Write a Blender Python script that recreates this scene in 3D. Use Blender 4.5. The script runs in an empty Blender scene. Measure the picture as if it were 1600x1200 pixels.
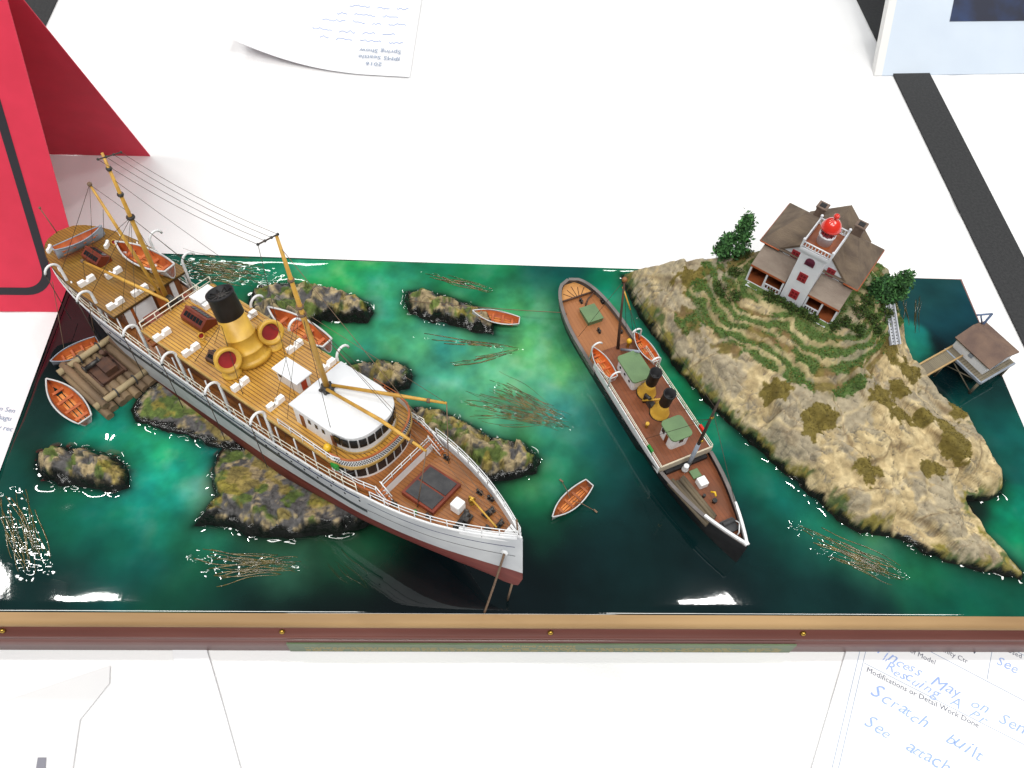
import bpy, bmesh, math, random
import numpy as np
from mathutils import Matrix, Vector
random.seed(7); RS = np.random.RandomState(11)
scene = bpy.context.scene
col = scene.collection
S = .001                                   # all shapes below are written in millimetres
# ---------------------------------------------------------------- camera
CF, CPITCH, CROLL, CYAW = 1280.0, 0.5968865, 0.0872665, -0.0838857
CPOS = np.array([248.0255, -130.5755, 394.2775])
def _rot(p, r, y):
    X = np.array([[1,0,0],[0,math.cos(p),-math.sin(p)],[0,math.sin(p),math.cos(p)]])
    Zr = np.array([[math.cos(r),-math.sin(r),0],[math.sin(r),math.cos(r),0],[0,0,1]])
    Zy = np.array([[math.cos(y),-math.sin(y),0],[math.sin(y),math.cos(y),0],[0,0,1]])
    return Zy @ X @ Zr
CR = _rot(CPITCH, CROLL, CYAW)
cd = bpy.data.cameras.new('camera'); cam = bpy.data.objects.new('camera', cd); col.objects.link(cam)
cd.sensor_width = 36; cd.lens = CF/1600*36; cd.clip_start = .01; cd.clip_end = 50
cam.matrix_world = Matrix.Translation(Vector(CPOS*S)) @ Matrix(CR.tolist()).to_4x4()
scene.camera = cam
def W(x, y, z=0.0):
    """photo pixel -> point on the level plane at height z (mm above the water)"""
    d = CR @ np.array([(x-800)/CF, -(y-600)/CF, -1.0]); t = (z-CPOS[2])/d[2]
    return CPOS + t*d
def PX(P):
    q = (np.asarray(P, float)-CPOS) @ CR
    return 800+CF*q[0]/-q[2], 600-CF*q[1]/-q[2]
def ray_in(px, O, B, axis, val):
    d = W(px[0], px[1], 0)-CPOS; o = B @ (CPOS-O); dl = B @ d
    return o + (val-o[axis])/dl[axis]*dl
def height_at(base, py):
    lo, hi = base[2], base[2]+150
    for _ in range(40):
        m = (lo+hi)/2
        if PX((base[0], base[1], m))[1] > py: lo = m
        else: hi = m
    return lo-base[2]
# ---------------------------------------------------------------- light of the hall
world = bpy.data.worlds.new('World'); scene.world = world; world.use_nodes = True
wb = world.node_tree.nodes['Background']; wb.inputs[0].default_value = (.93, .97, 1, 1); wb.inputs[1].default_value = .16
TABLE = -27.0
def mirror_spot(px, h):
    p = W(px[0], px[1], 0); d = p-CPOS; d[2] = -d[2]
    return p + d*(h/d[2])
def ceiling_lamp(name, p, sx, sy, power, rz=0, c=(1, .985, .95)):
    l = bpy.data.lights.new(name, 'AREA'); l.shape = 'RECTANGLE'; l.size = sx; l.size_y = sy; l.energy = power; l.color = c
    o = bpy.data.objects.new(name, l); col.objects.link(o); o.location = Vector(p)*S; o.rotation_euler = (0, 0, rz)
    return o
for k, (px, sx) in enumerate((((140, 946), .62), ((1100, 951), .62))):
    ceiling_lamp('ceiling_lamp', mirror_spot(px, 2300), sx*.30, .045, 7)
for p in ((-1700, 850, 2300), (3000, 800, 2300), (-700, -600, 2300), (1300, -650, 2300), (200, -1500, 2300)):
    ceiling_lamp('ceiling_lamp', p, 1.2 if p[0] != -1700 else .8, .25 if p[0] != -1700 else .12, 28 if p[0] != -1700 else 18)
ceiling_lamp('ceiling_lamp', (-1000, 2600, 2300), 1.2, .25, 24)
ceiling_lamp('ceiling_lamp', (1500, 2700, 2300), 1.2, .25, 24)
vs = scene.view_settings; vs.view_transform = 'Standard'; vs.look = 'None'; vs.exposure = 0; vs.gamma = 1; vs.use_curve_mapping = False
# ---------------------------------------------------------------- materials
MATS = {}
def mat(name, c, c2=None, scale=120, rough=.55, bump=0, bscale=None, metal=0, coat=0, detail=4, spec=.5, stretch=None, lo=.35, hi=.65):
    if name in MATS: return MATS[name]
    m = bpy.data.materials.new(name); m.use_nodes = True; nt = m.node_tree; n = nt.nodes; L = nt.links
    b = n['Principled BSDF']; b.inputs['Roughness'].default_value = rough; b.inputs['Metallic'].default_value = metal
    b.inputs['Coat Weight'].default_value = coat; b.inputs['Coat Roughness'].default_value = .05
    b.inputs['Specular IOR Level'].default_value = spec
    b.inputs['Base Color'].default_value = (*c, 1)
    tc = n.new('ShaderNodeTexCoord'); src = tc.outputs['Object']
    if stretch:
        mp = n.new('ShaderNodeMapping'); mp.inputs['Scale'].default_value = stretch; L.new(src, mp.inputs[0]); src = mp.outputs[0]
    if c2:
        t = n.new('ShaderNodeTexNoise'); t.inputs['Scale'].default_value = scale; t.inputs['Detail'].default_value = detail; L.new(src, t.inputs['Vector'])
        r = n.new('ShaderNodeValToRGB'); r.color_ramp.elements[0].color = (*c, 1); r.color_ramp.elements[1].color = (*c2, 1)
        r.color_ramp.elements[0].position = lo; r.color_ramp.elements[1].position = hi
        L.new(t.outputs[0], r.inputs[0]); L.new(r.outputs[0], b.inputs['Base Color'])
    if bump:
        t2 = n.new('ShaderNodeTexNoise'); t2.inputs['Scale'].default_value = bscale or scale; t2.inputs['Detail'].default_value = 5; L.new(src, t2.inputs['Vector'])
        bp = n.new('ShaderNodeBump'); bp.inputs['Strength'].default_value = bump; bp.inputs['Distance'].default_value = .0006
        L.new(t2.outputs[0], bp.inputs['Height']); L.new(bp.outputs[0], b.inputs['Normal'])
    MATS[name] = m; return m
def plank_mat(name, c1, c2, seam, pitch, stain, rough=.45, seamw=.22):
    """narrow deck planks running along local x: tint per plank, dark caulked seams, stains"""
    m = bpy.data.materials.new(name); m.use_nodes = True; nt = m.node_tree; n = nt.nodes; L = nt.links
    b = n['Principled BSDF']; b.inputs['Roughness'].default_value = rough; b.inputs['Coat Weight'].default_value = .15; b.inputs['Coat Roughness'].default_value = .3
    tc = n.new('ShaderNodeTexCoord'); sp = n.new('ShaderNodeSeparateXYZ'); L.new(tc.outputs['Object'], sp.inputs[0])
    def mth(op, a, bb=None):
        q = n.new('ShaderNodeMath'); q.operation = op
        for i, v in enumerate((a, bb)):
            if v is None: continue
            if isinstance(v, (int, float)): q.inputs[i].default_value = v
            else: L.new(v, q.inputs[i])
        return q.outputs[0]
    y = mth('MULTIPLY', sp.outputs[1], 1000/pitch); fl = mth('FLOOR', y); fr = mth('FRACT', y)
    seg = mth('FLOOR', mth('ADD', mth('MULTIPLY', sp.outputs[0], 1000/28), mth('MULTIPLY', fl, .37)))
    wn = n.new('ShaderNodeTexWhiteNoise'); wn.noise_dimensions = '2D'; cb = n.new('ShaderNodeCombineXYZ'); L.new(fl, cb.inputs[0]); L.new(seg, cb.inputs[1]); L.new(cb.outputs[0], wn.inputs['Vector'])
    mx = n.new('ShaderNodeMix'); mx.data_type = 'RGBA'; mx.inputs['A'].default_value = (*c1, 1); mx.inputs['B'].default_value = (*c2, 1); L.new(wn.outputs['Value'], mx.inputs['Factor'])
    nz = n.new('ShaderNodeTexNoise'); nz.inputs['Scale'].default_value = 55; nz.inputs['Detail'].default_value = 6; L.new(tc.outputs['Object'], nz.inputs['Vector'])
    rp = n.new('ShaderNodeValToRGB'); rp.color_ramp.elements[0].position = .42; rp.color_ramp.elements[1].position = .72; L.new(nz.outputs[0], rp.inputs[0])
    m2 = n.new('ShaderNodeMix'); m2.data_type = 'RGBA'; L.new(mx.outputs['Result'], m2.inputs['A']); m2.inputs['B'].default_value = (*stain, 1); L.new(mth('MULTIPLY', rp.outputs[0], .75), m2.inputs['Factor'])
    sm = mth('LESS_THAN', fr, seamw)
    m3 = n.new('ShaderNodeMix'); m3.data_type = 'RGBA'; L.new(m2.outputs['Result'], m3.inputs['A']); m3.inputs['B'].default_value = (*seam, 1); L.new(mth('MULTIPLY', sm, .8), m3.inputs['Factor'])
    L.new(m3.outputs['Result'], b.inputs['Base Color'])
    bp = n.new('ShaderNodeBump'); bp.inputs['Strength'].default_value = .4; bp.inputs['Distance'].default_value = .0002; bp.invert = True; L.new(sm, bp.inputs['Height']); L.new(bp.outputs[0], b.inputs['Normal'])
    MATS[name] = m; return m
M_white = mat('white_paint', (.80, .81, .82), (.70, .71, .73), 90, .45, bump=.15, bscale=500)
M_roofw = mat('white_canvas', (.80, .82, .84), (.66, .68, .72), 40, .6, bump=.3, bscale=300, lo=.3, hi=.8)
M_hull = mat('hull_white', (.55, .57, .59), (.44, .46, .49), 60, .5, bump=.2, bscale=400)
M_red = mat('bottom_red', (.13, .02, .018), (.19, .04, .032), 90, .6, spec=.25, bump=.25, bscale=300, stretch=(.35, 1, 1.6))
M_navy = mat('navy_line', (.02, .03, .09), rough=.4)
M_black = mat('black_paint', (.008, .008, .010), (.02, .02, .022), 200, .5, spec=.3)
M_gun = mat('gunmetal', (.02, .02, .022), (.07, .065, .06), 300, .45, metal=.4, bump=.4, bscale=600)
M_yel = mat('funnel_yellow', (.66, .40, .055), (.50, .28, .035), 110, .4, bump=.2, bscale=350)
M_spar = mat('spar_yellow', (.64, .37, .06), (.46, .24, .035), 160, .45)
M_cowlred = mat('cowl_red', (.30, .015, .02), (.20, .01, .012), 150, .5)
M_deckg = plank_mat('deck_gold', (.56, .30, .045), (.44, .22, .032), (.075, .03, .008), 1.75, (.33, .15, .028))
M_decko = plank_mat('deck_olive', (.30, .16, .026), (.24, .125, .02), (.07, .036, .008), 1.6, (.17, .095, .018))
M_deckf = plank_mat('deck_fore', (.34, .125, .03), (.28, .10, .022), (.15, .05, .012), 1.7, (.16, .065, .02))
M_deckt = plank_mat('deck_tug', (.21, .062, .02), (.18, .05, .016), (.11, .033, .011), 2.2, (.11, .042, .018), .6, .1)
M_deckta = plank_mat('deck_tug_aft', (.36, .14, .045), (.32, .12, .038), (.25, .085, .025), 2.2, (.28, .11, .04), .6, .1)
M_wood = mat('varnished_wood', (.22, .055, .012), (.13, .03, .008), 120, .4, stretch=(.3, 1, 1))
M_redwood = mat('red_wood', (.20, .035, .014), (.12, .02, .01), 120, .45)
M_trimor = mat('teak_trim', (.42, .12, .03), (.30, .08, .02), 150, .45)
M_glass = mat('dark_window', (.010, .012, .014), rough=.12)
M_hatch = mat('hatch_cloth', (.035, .036, .04), (.055, .055, .058), 250, .8, bump=.3, bscale=900)
M_orange = mat('boat_orange', (.62, .13, .02), (.42, .075, .012), 260, .5)
M_boatw = mat('boat_white', (.62, .62, .62), (.50, .50, .51), 150, .45)
M_boatg = mat('boat_grey', (.30, .34, .40), (.22, .25, .30), 150, .45)
M_orange2 = mat('floor_orange', (.66, .23, .05), (.50, .15, .03), 260, .5)
M_lining = mat('lining_brown', (.52, .13, .03), (.34, .07, .018), 220, .5)
M_green = mat('roof_green', (.13, .22, .10), (.105, .18, .085), 90, .6, bump=.2, bscale=500)
M_line = mat('rigging', (.05, .035, .025), rough=.7)
M_linel = mat('stay_tan', (.16, .10, .06), rough=.7)
M_brass = mat('brass', (.45, .28, .05), rough=.3, metal=.9)
M_rust = mat('rust_brown', (.10, .045, .025), (.05, .025, .018), 200, .7, bump=.4, bscale=500)
# ---------------------------------------------------------------- mesh helper
class G:
    def __init__(s): s.v = []; s.f = []; s.s = []
    def add(s, v, f, smooth=False):
        o = len(s.v); s.v += [tuple(map(float, p)) for p in v]; s.f += [tuple(i+o for i in q) for q in f]; s.s += [smooth]*len(f); return s
    def box(s, c, d, R=None):
        hx, hy, hz = d[0]/2, d[1]/2, d[2]/2
        v = np.array([(x, y, z) for z in (-hz, hz) for y in (-hy, hy) for x in (-hx, hx)], float)
        if R is not None: v = v @ np.asarray(R).T
        return s.add(v+np.array(c), [(0,2,3,1),(4,5,7,6),(0,1,5,4),(2,6,7,3),(0,4,6,2),(1,3,7,5)])
    def prism(s, poly, z0, z1, smooth=False):
        n = len(poly); zf0 = z0 if callable(z0) else (lambda x, y: z0); zf1 = z1 if callable(z1) else (lambda x, y: z1)
        v = [(x, y, zf0(x, y)) for x, y in poly]+[(x, y, zf1(x, y)) for x, y in poly]
        s.add(v, [tuple(range(n-1, -1, -1)), tuple(range(n, 2*n))]); o = len(s.v)-2*n
        for i in range(n): s.f.append((o+i, o+(i+1) % n, o+n+(i+1) % n, o+n+i)); s.s.append(smooth)
        return s
    def wall(s, path, z0, z1, t=.6, closed=False):
        """thin upright band of thickness t along a plan path"""
        P = np.array(path, float); n = len(P); N = []
        for i in range(n):
            a = P[(i-1) % n] if (closed or i) else P[i]; b = P[(i+1) % n] if (closed or i < n-1) else P[i]
            d = b-a; d /= (np.linalg.norm(d)+1e-9); N.append((-d[1], d[0]))
        N = np.array(N); v = []
        for i in range(n):
            za = z0(*P[i]) if callable(z0) else z0; zb = z1(*P[i]) if callable(z1) else z1
            q = P[i]+N[i]*t/2; r = P[i]-N[i]*t/2; v += [(q[0], q[1], za), (q[0], q[1], zb), (r[0], r[1], zb), (r[0], r[1], za)]
        f = []
        for i in range(n if closed else n-1):
            a = 4*i; b = 4*((i+1) % n)
            for k in range(4): f.append((a+k, b+k, b+(k+1) % 4, a+(k+1) % 4))
        if not closed: f += [(0, 1, 2, 3), (4*n-1, 4*n-2, 4*n-3, 4*n-4)]
        return s.add(v, f)
    def tube(s, pts, r, n=6):
        P = np.array(pts, float); m = len(P); rr = [r]*m if np.isscalar(r) else list(r); v = []; up = None
        for i in range(m):
            d = P[min(i+1, m-1)]-P[max(i-1, 0)]; d /= (np.linalg.norm(d)+1e-12)
            if up is None: up = np.array([0, 0, 1.]) if abs(d[2]) < .9 else np.array([1., 0, 0])
            a = np.cross(d, up); a /= (np.linalg.norm(a)+1e-12); b = np.cross(a, d); up = b
            for k in range(n):
                t = 2*math.pi*k/n; v.append(P[i]+rr[i]*(math.cos(t)*a+math.sin(t)*b))
        f = [(i*n+k, i*n+(k+1) % n, (i+1)*n+(k+1) % n, (i+1)*n+k) for i in range(m-1) for k in range(n)]
        s.add(v, f, True); s.add(v[:n], [tuple(range(n))]); s.add(v[-n:], [tuple(range(n))]); return s
    def lathe(s, prof, c=(0, 0, 0), axis=(0, 0, 1), n=16, smooth=True):
        ax = np.array(axis, float); ax /= np.linalg.norm(ax); u = np.array([1., 0, 0]) if abs(ax[0]) < .8 else np.array([0, 1., 0])
        a = np.cross(ax, u); a /= np.linalg.norm(a); b = np.cross(ax, a); c = np.array(c, float); v = []
        for r, h in prof:
            for k in range(n):
                t = 2*math.pi*k/n; v.append(c+ax*h+r*(math.cos(t)*a+math.sin(t)*b))
        f = [(i*n+k, i*n+(k+1) % n, (i+1)*n+(k+1) % n, (i+1)*n+k) for i in range(len(prof)-1) for k in range(n)]
        s.add(v, f, smooth)
        if prof[0][0] > 0: s.add(v[:n], [tuple(range(n))])
        if prof[-1][0] > 0: s.add(v[-n:], [tuple(range(n))])
        return s
    def ball(s, c, r, n=10, sq=(1, 1, 1)):
        m = max(5, n//2+1); pr = [(max(1e-3, r*math.sin(math.pi*i/m)), -r*math.cos(math.pi*i/m)) for i in range(m+1)]
        o = len(s.v); s.lathe(pr, (0, 0, 0), n=n)
        for i in range(o, len(s.v)):
            x, y, z = s.v[i]; s.v[i] = (x*sq[0]+c[0], y*sq[1]+c[1], z*sq[2]+c[2])
        return s
    def grid(s, P, smooth=True, wrap=False):
        P = np.array(P, float); a, b = P.shape[:2]
        f = [(i*b+j, (i+1)*b+j, (i+1)*b+(j+1) % b, i*b+(j+1) % b) for i in range(a-1) for j in range(b if wrap else b-1)]
        return s.add(P.reshape(-1, 3), f, smooth)
    def mesh(s, name, recalc=True):
        me = bpy.data.meshes.new(name); me.from_pydata([(x*S, y*S, z*S) for x, y, z in s.v], [], s.f)
        me.polygons.foreach_set('use_smooth', s.s)
        if recalc:
            bm = bmesh.new(); bm.from_mesh(me); bmesh.ops.remove_doubles(bm, verts=bm.verts, dist=2e-7)
            bmesh.ops.recalc_face_normals(bm, faces=bm.faces); bm.to_mesh(me); bm.free()
        me.update(); return me
    def build(s, name, m, parent=None, recalc=True):
        me = s.mesh(name, recalc); me.materials.append(m)
        o = bpy.data.objects.new(name, me); col.objects.link(o); o.parent = parent; return o
def tag(o, label=None, cat=None, group=None, kind=None):
    if label: o['label'] = label
    if cat: o['category'] = cat
    if group: o['group'] = group
    if kind: o['kind'] = kind
    return o
def thing(name, label, cat, loc=(0, 0, 0), R=None, group=None, rz=0):
    o = bpy.data.objects.new(name, None); col.objects.link(o); o.empty_display_size = .005
    M = Matrix.Translation(Vector(loc)*S)
    if R is not None: M = M @ Matrix(np.asarray(R).tolist()).to_4x4()
    elif rz: M = M @ Matrix.Rotation(rz, 4, 'Z')
    o.matrix_world = M; return tag(o, label, cat, group)
def inst(src, parent, loc, rz=0, sc=None):
    c = src.copy(); col.objects.link(c); c.parent = parent; c.location = Vector(loc)*S; c.rotation_euler = (0, 0, rz)
    if sc: c.scale = sc
    return c
def copy_tree(o, parent=None):
    c = o.copy(); col.objects.link(c); c.parent = parent
    for ch in list(o.children): copy_tree(ch, c)
    return c
def repeat(make, spots, parent, name, m):
    """one mesh, many objects: spots are (x,y,z[,rz])"""
    g = G(); make(g); out = [g.build(name, m, parent)]
    for i, sp in enumerate(spots):
        o = out[0] if i == 0 else inst(out[0], parent, (0, 0, 0))
        if i: out.append(o)
        o.location = Vector(sp[:3])*S; o.rotation_euler = (0, 0, sp[3] if len(sp) > 3 else 0)
    return out
def vnoise(x, y, seed=0):
    """cheap smooth value noise in numpy"""
    x = np.asarray(x, float); y = np.asarray(y, float)
    xi = np.floor(x).astype(int); yi = np.floor(y).astype(int); fx = x-xi; fy = y-yi
    fx = fx*fx*(3-2*fx); fy = fy*fy*(3-2*fy)
    def h(a, b):
        n = (a*374761393+b*668265263+seed*974711) & 0x7fffffff
        n = ((n ^ (n >> 13))*1274126177) & 0x7fffffff; n = ((n ^ (n >> 15))*0x45d9f3b) & 0x7fffffff; n = ((n ^ (n >> 14))*0x2c1b3c6d) & 0x7fffffff
        return ((n ^ (n >> 16)) & 0xffff)/65535.0
    return (h(xi, yi)*(1-fx)+h(xi+1, yi)*fx)*(1-fy)+(h(xi, yi+1)*(1-fx)+h(xi+1, yi+1)*fx)*fy
def fbm(x, y, o=4, seed=0):
    r = 0; a = .5
    for k in range(o): r = r+a*vnoise(x*2**k, y*2**k, seed+k); a *= .5
    return r
def facets(u, v, cell, seed, tilt, off):
    """broken stone: jittered cells, each a tilted plane; returns height and distance to the nearest joint"""
    iu = np.floor(u/cell).astype(int); iv = np.floor(v/cell).astype(int); b1 = np.full(u.shape, 1e9); b2 = b1.copy(); h = np.zeros(u.shape)
    def rnd(a, b, k):
        n = (a*374761393+b*668265263+(seed*31+k)*974711) & 0x7fffffff; n = ((n ^ (n >> 13))*1274126177) & 0x7fffffff
        return ((n ^ (n >> 16)) & 0xffff)/65535.0
    for di in (-1, 0, 1):
        for dj in (-1, 0, 1):
            a = iu+di; b = iv+dj; cu = (a+.1+.8*rnd(a, b, 0))*cell; cv = (b+.1+.8*rnd(a, b, 1))*cell; d = np.hypot(u-cu, v-cv)
            hh = off*(rnd(a, b, 2)-.5)*2+tilt*((rnd(a, b, 3)-.5)*(u-cu)+(rnd(a, b, 4)-.5)*(v-cv))*2
            nb = d < b1; b2 = np.where(nb, b1, np.minimum(b2, d)); h = np.where(nb, hh, h); b1 = np.where(nb, d, b1)
    return h, b2-b1
def sdist(X, Y, poly):
    """signed distance to polygon, positive inside"""
    P = np.array(poly, float); d = np.full(X.shape, 1e9); ins = np.zeros(X.shape, bool); n = len(P)
    for i in range(n):
        a = P[i]; b = P[(i+1) % n]; e = b-a; t = np.clip(((X-a[0])*e[0]+(Y-a[1])*e[1])/(e@e+1e-9), 0, 1)
        d = np.minimum(d, np.hypot(X-a[0]-t*e[0], Y-a[1]-t*e[1]))
        c = ((a[1] > Y) != (b[1] > Y)) & (X < (b[0]-a[0])*(Y-a[1])/(b[1]-a[1]+1e-12)+a[0]); ins ^= c
    return np.where(ins, d, -d)
# ================================================================= table and base
M_cloth = mat('white_cloth', (.89, .89, .89), (.74, .745, .765), 5, .7, bump=.3, bscale=900, lo=.3, hi=.8)  # broad grey blotches in the cloth colour stand in for soft shading
g = G()
tx = np.linspace(-1500, 2100, 361); ty = np.linspace(-700, 2000, 271)
TX, TY = np.meshgrid(tx, ty, indexing='ij'); TZ = TABLE-1.1+.8*fbm(TX/160, TY/160, 3, 5)
for (cx, cy, an, hw_) in ((205, 300, .06, 9), (640, 0, 1.52, 10), (-40, -60, 1.60, 9), (300, 620, -.03, 10)):
    dl = np.abs((TX-cx)*-math.sin(an)+(TY-cy)*math.cos(an)); TZ = TZ-.55*np.exp(-(dl/hw_)**2)+.35*np.exp(-((dl-16)/14)**2)
g.grid(np.stack([TX, TY, TZ], -1)); tag(g.build('table', M_cloth, recalc=False), 'white tablecloth under the ship diorama', 'table', kind='structure')
bl, br, fr, fl = W(125, 390), W(1501, 437), W(1730, 963), W(-85, 961)
base = thing('wooden_plinth', 'long reddish wooden plinth with tan beading carrying the ship diorama', 'plinth', (0, 0, TABLE))
M_tan = mat('tan_bead', (.40, .25, .11), (.26, .15, .06), 45, .65, bump=.2, bscale=300, stretch=(.15, 1, 1))
M_mah = mat('mahogany', (.09, .02, .014), (.17, .055, .04), 40, .45, bump=.15, bscale=300, stretch=(.12, 1, 1), coat=.3)
M_mah2 = mat('mahogany_skirt', (.19, .09, .078), (.13, .05, .045), 35, .5, stretch=(.12, 1, 1), coat=.1)
def bx(y, t=0): return y
xs = np.linspace(-8, 579, 60)
def front(profile, name, m, lab=None):
    P = [[(x, y+.35*math.sin(x*.021)*0, z-TABLE) for y, z in profile] for x in xs]
    q = G().grid(P); n = len(profile); q.add(P[0], [tuple(range(n))]); q.add(P[-1], [tuple(range(n))]); return q.build(name, m, base)
front([(0.6, -.4)]+[(-2.6-2.6*math.sin(a), -3.6+3.2*math.cos(a)) for a in np.linspace(0, math.pi, 9)]+[(.6, -7)], 'beading', M_tan)
front([(.6, -6.8), (-3.6, -6.9), (-5.0, -7.6), (-5.6, -9.0), (-7.4, -9.4), (-8.3, -10.6), (-8.4, -12.2), (-7.6, -13.4), (.6, -13.5)], 'moulding', M_mah)
front([(.6, -13.4), (-8.6, -13.6), (-9.4, -14.6), (-9.6, TABLE+.1), (.6, TABLE+.1)], 'skirting', M_mah2)
g = G()
g.prism([(-2, .55), (573, .55), (573, 231), (-2, 231)], .1, -5-TABLE); g.build('carcass', M_mah2, base)
def screw(q): q.lathe([(.01, 1.5), (.9, 1.3), (1.4, .7), (1.45, 0), (.9, -.2), (.8, -2)], axis=(0, -1, .25), n=12)
sp = []
for px in (4, 441, 860, 1254):
    p = W(px, 984, -8); sp.append((p[0], -5.6, -8.2-TABLE))
repeat(screw, sp, base, 'brass_screw', M_brass)
pa = W(450, 1004, -17)[0]; pb = W(1240, 1004, -17)[0]
M_plq = mat('plaque_green', (.075, .12, .055), (.095, .14, .06), 80, .4)
M_gold = mat('plaque_gold', (.40, .26, .05), rough=.4)
g = G(); g.box(((pa+pb)/2, -9.95, -19.6-TABLE), (pb-pa, .8, 12.2)); plq = g.build('plaque', M_plq, base)
plq['label'] = 'green name plaque with gold lettering'
def text(body, size, m, loc, R, parent=None, name='lettering', align='LEFT', shear=0, extr=.02, offset=0):
    cu = bpy.data.curves.new(name, 'FONT'); cu.body = body; cu.size = size*S; cu.align_x = align; cu.shear = shear; cu.extrude = extr*S; cu.offset = offset*S; cu.resolution_u = 2
    o = bpy.data.objects.new(name, cu); col.objects.link(o); dg = bpy.context.evaluated_depsgraph_get(); dg.update()
    me = bpy.data.meshes.new_from_object(o.evaluated_get(dg)); bpy.data.objects.remove(o); bpy.data.curves.remove(cu)
    me.name = name; me.materials.append(m); o = bpy.data.objects.new(name, me); col.objects.link(o); o.parent = parent
    o.matrix_local = Matrix.Translation(Vector(loc)*S) @ Matrix(np.asarray(R).tolist()).to_4x4(); return o
RX90 = [[1, 0, 0], [0, 0, -1], [0, 1, 0]]
text('RESCUING A PRINCESS', 3.6, M_gold, ((pa+pb)/2-3, -10.37, -17.4-TABLE), RX90, base, align='CENTER')
g = G()
for row, z in enumerate((-19.4, -21.0, -22.6, -24.2)):
    x = pa+8
    while x < pb-9:
        w_ = random.uniform(1.2, 4.5)
        if random.random() < .86: g.box((x+w_/2, -10.36, z-TABLE), (w_, .06, .5))
        x += w_+random.uniform(.6, 1.0)
tag(g.build('fine_print', M_gold, base), kind='stuff')
# ================================================================= rocks and island outlines (photo pixels on the water plane)
def poly(pts, z=0): return [tuple(W(p[0], p[1], p[2] if len(p) > 2 else z)[:2]) for p in pts]
ROCKS = [
 ('pale brown islet with green moss standing clear of the raft', [(55,728),(60,708),(95,699),(140,702),(185,714),(205,738),(204,764),(180,774),(140,764),(100,761),(66,752)], 11, 3),
 ('dark rock with yellow weed wedged under the steamer hull beside the raft', [(205,640),(212,660),(240,670),(290,683),(340,703),(385,712),(380,660),(330,610),(270,590),(235,600),(215,622)], 10, 4),
 ('large mossy reef under the steamer with a pointed corner', [(302,822),(318,800),(334,778),(331,745),(336,715),(350,697),(400,690),(500,730),(600,790),(585,815),(560,830),(530,840),(500,836),(460,846),(420,842),(385,840),(360,826),(330,823)], 14, 5),
 ('grey boulder reef on the far side of the black funnel', [(386,490),(390,462),(408,448),(450,444),(500,450),(550,463),(578,474),(586,490),(575,506),(540,506),(505,502),(480,528),(420,532),(395,515)], 12, 6),
 ('oblong tan reef with a small white boat at its tip', [(629,474),(633,458),(656,453),(690,460),(740,477),(762,487),(776,505),(772,523),(745,521),(710,512),(670,504),(640,492)], 9, 7),
 ('small dark rock peeping out behind the white bridge roof', [(520,590),(545,570),(600,563),(635,570),(648,588),(640,608),(610,622),(550,612)], 10, 8),
 ('long mossy reef lying along the steamer bow', [(598,655),(640,637),(680,640),(720,654),(770,684),(820,693),(845,717),(839,740),(800,753),(760,756),(720,745),(690,730),(630,690)], 11, 9)]
ISL = [(972,430),(974,445),(986,472),(1002,500),(1022,526),(1050,572),(1086,612),(1120,647),(1150,676),(1200,718),(1258,768),(1308,814),(1343,834),(1375,835),(1405,844),(1448,868),(1518,889),(1560,899),(1594,905),
       (1597,897),(1571,856,4),(1546,828,5),(1523,798,3),(1513,781,2),(1547,778,3),(1570,768,4),(1577,743,6),(1557,713,7),(1540,685,7),(1531,665,7),(1516,643,7),(1486,628,6),(1470,615,5),(1449,587,6),(1434,570,7),(1420,545,7),(1406,513,7),(1400,478,8)]
ISLAND = poly(ISL)+[(520, 219), (470, 222), (420, 223), (372, 223), (349, 221)]
rock_polys = [poly(r[1]) for r in ROCKS]
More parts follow.
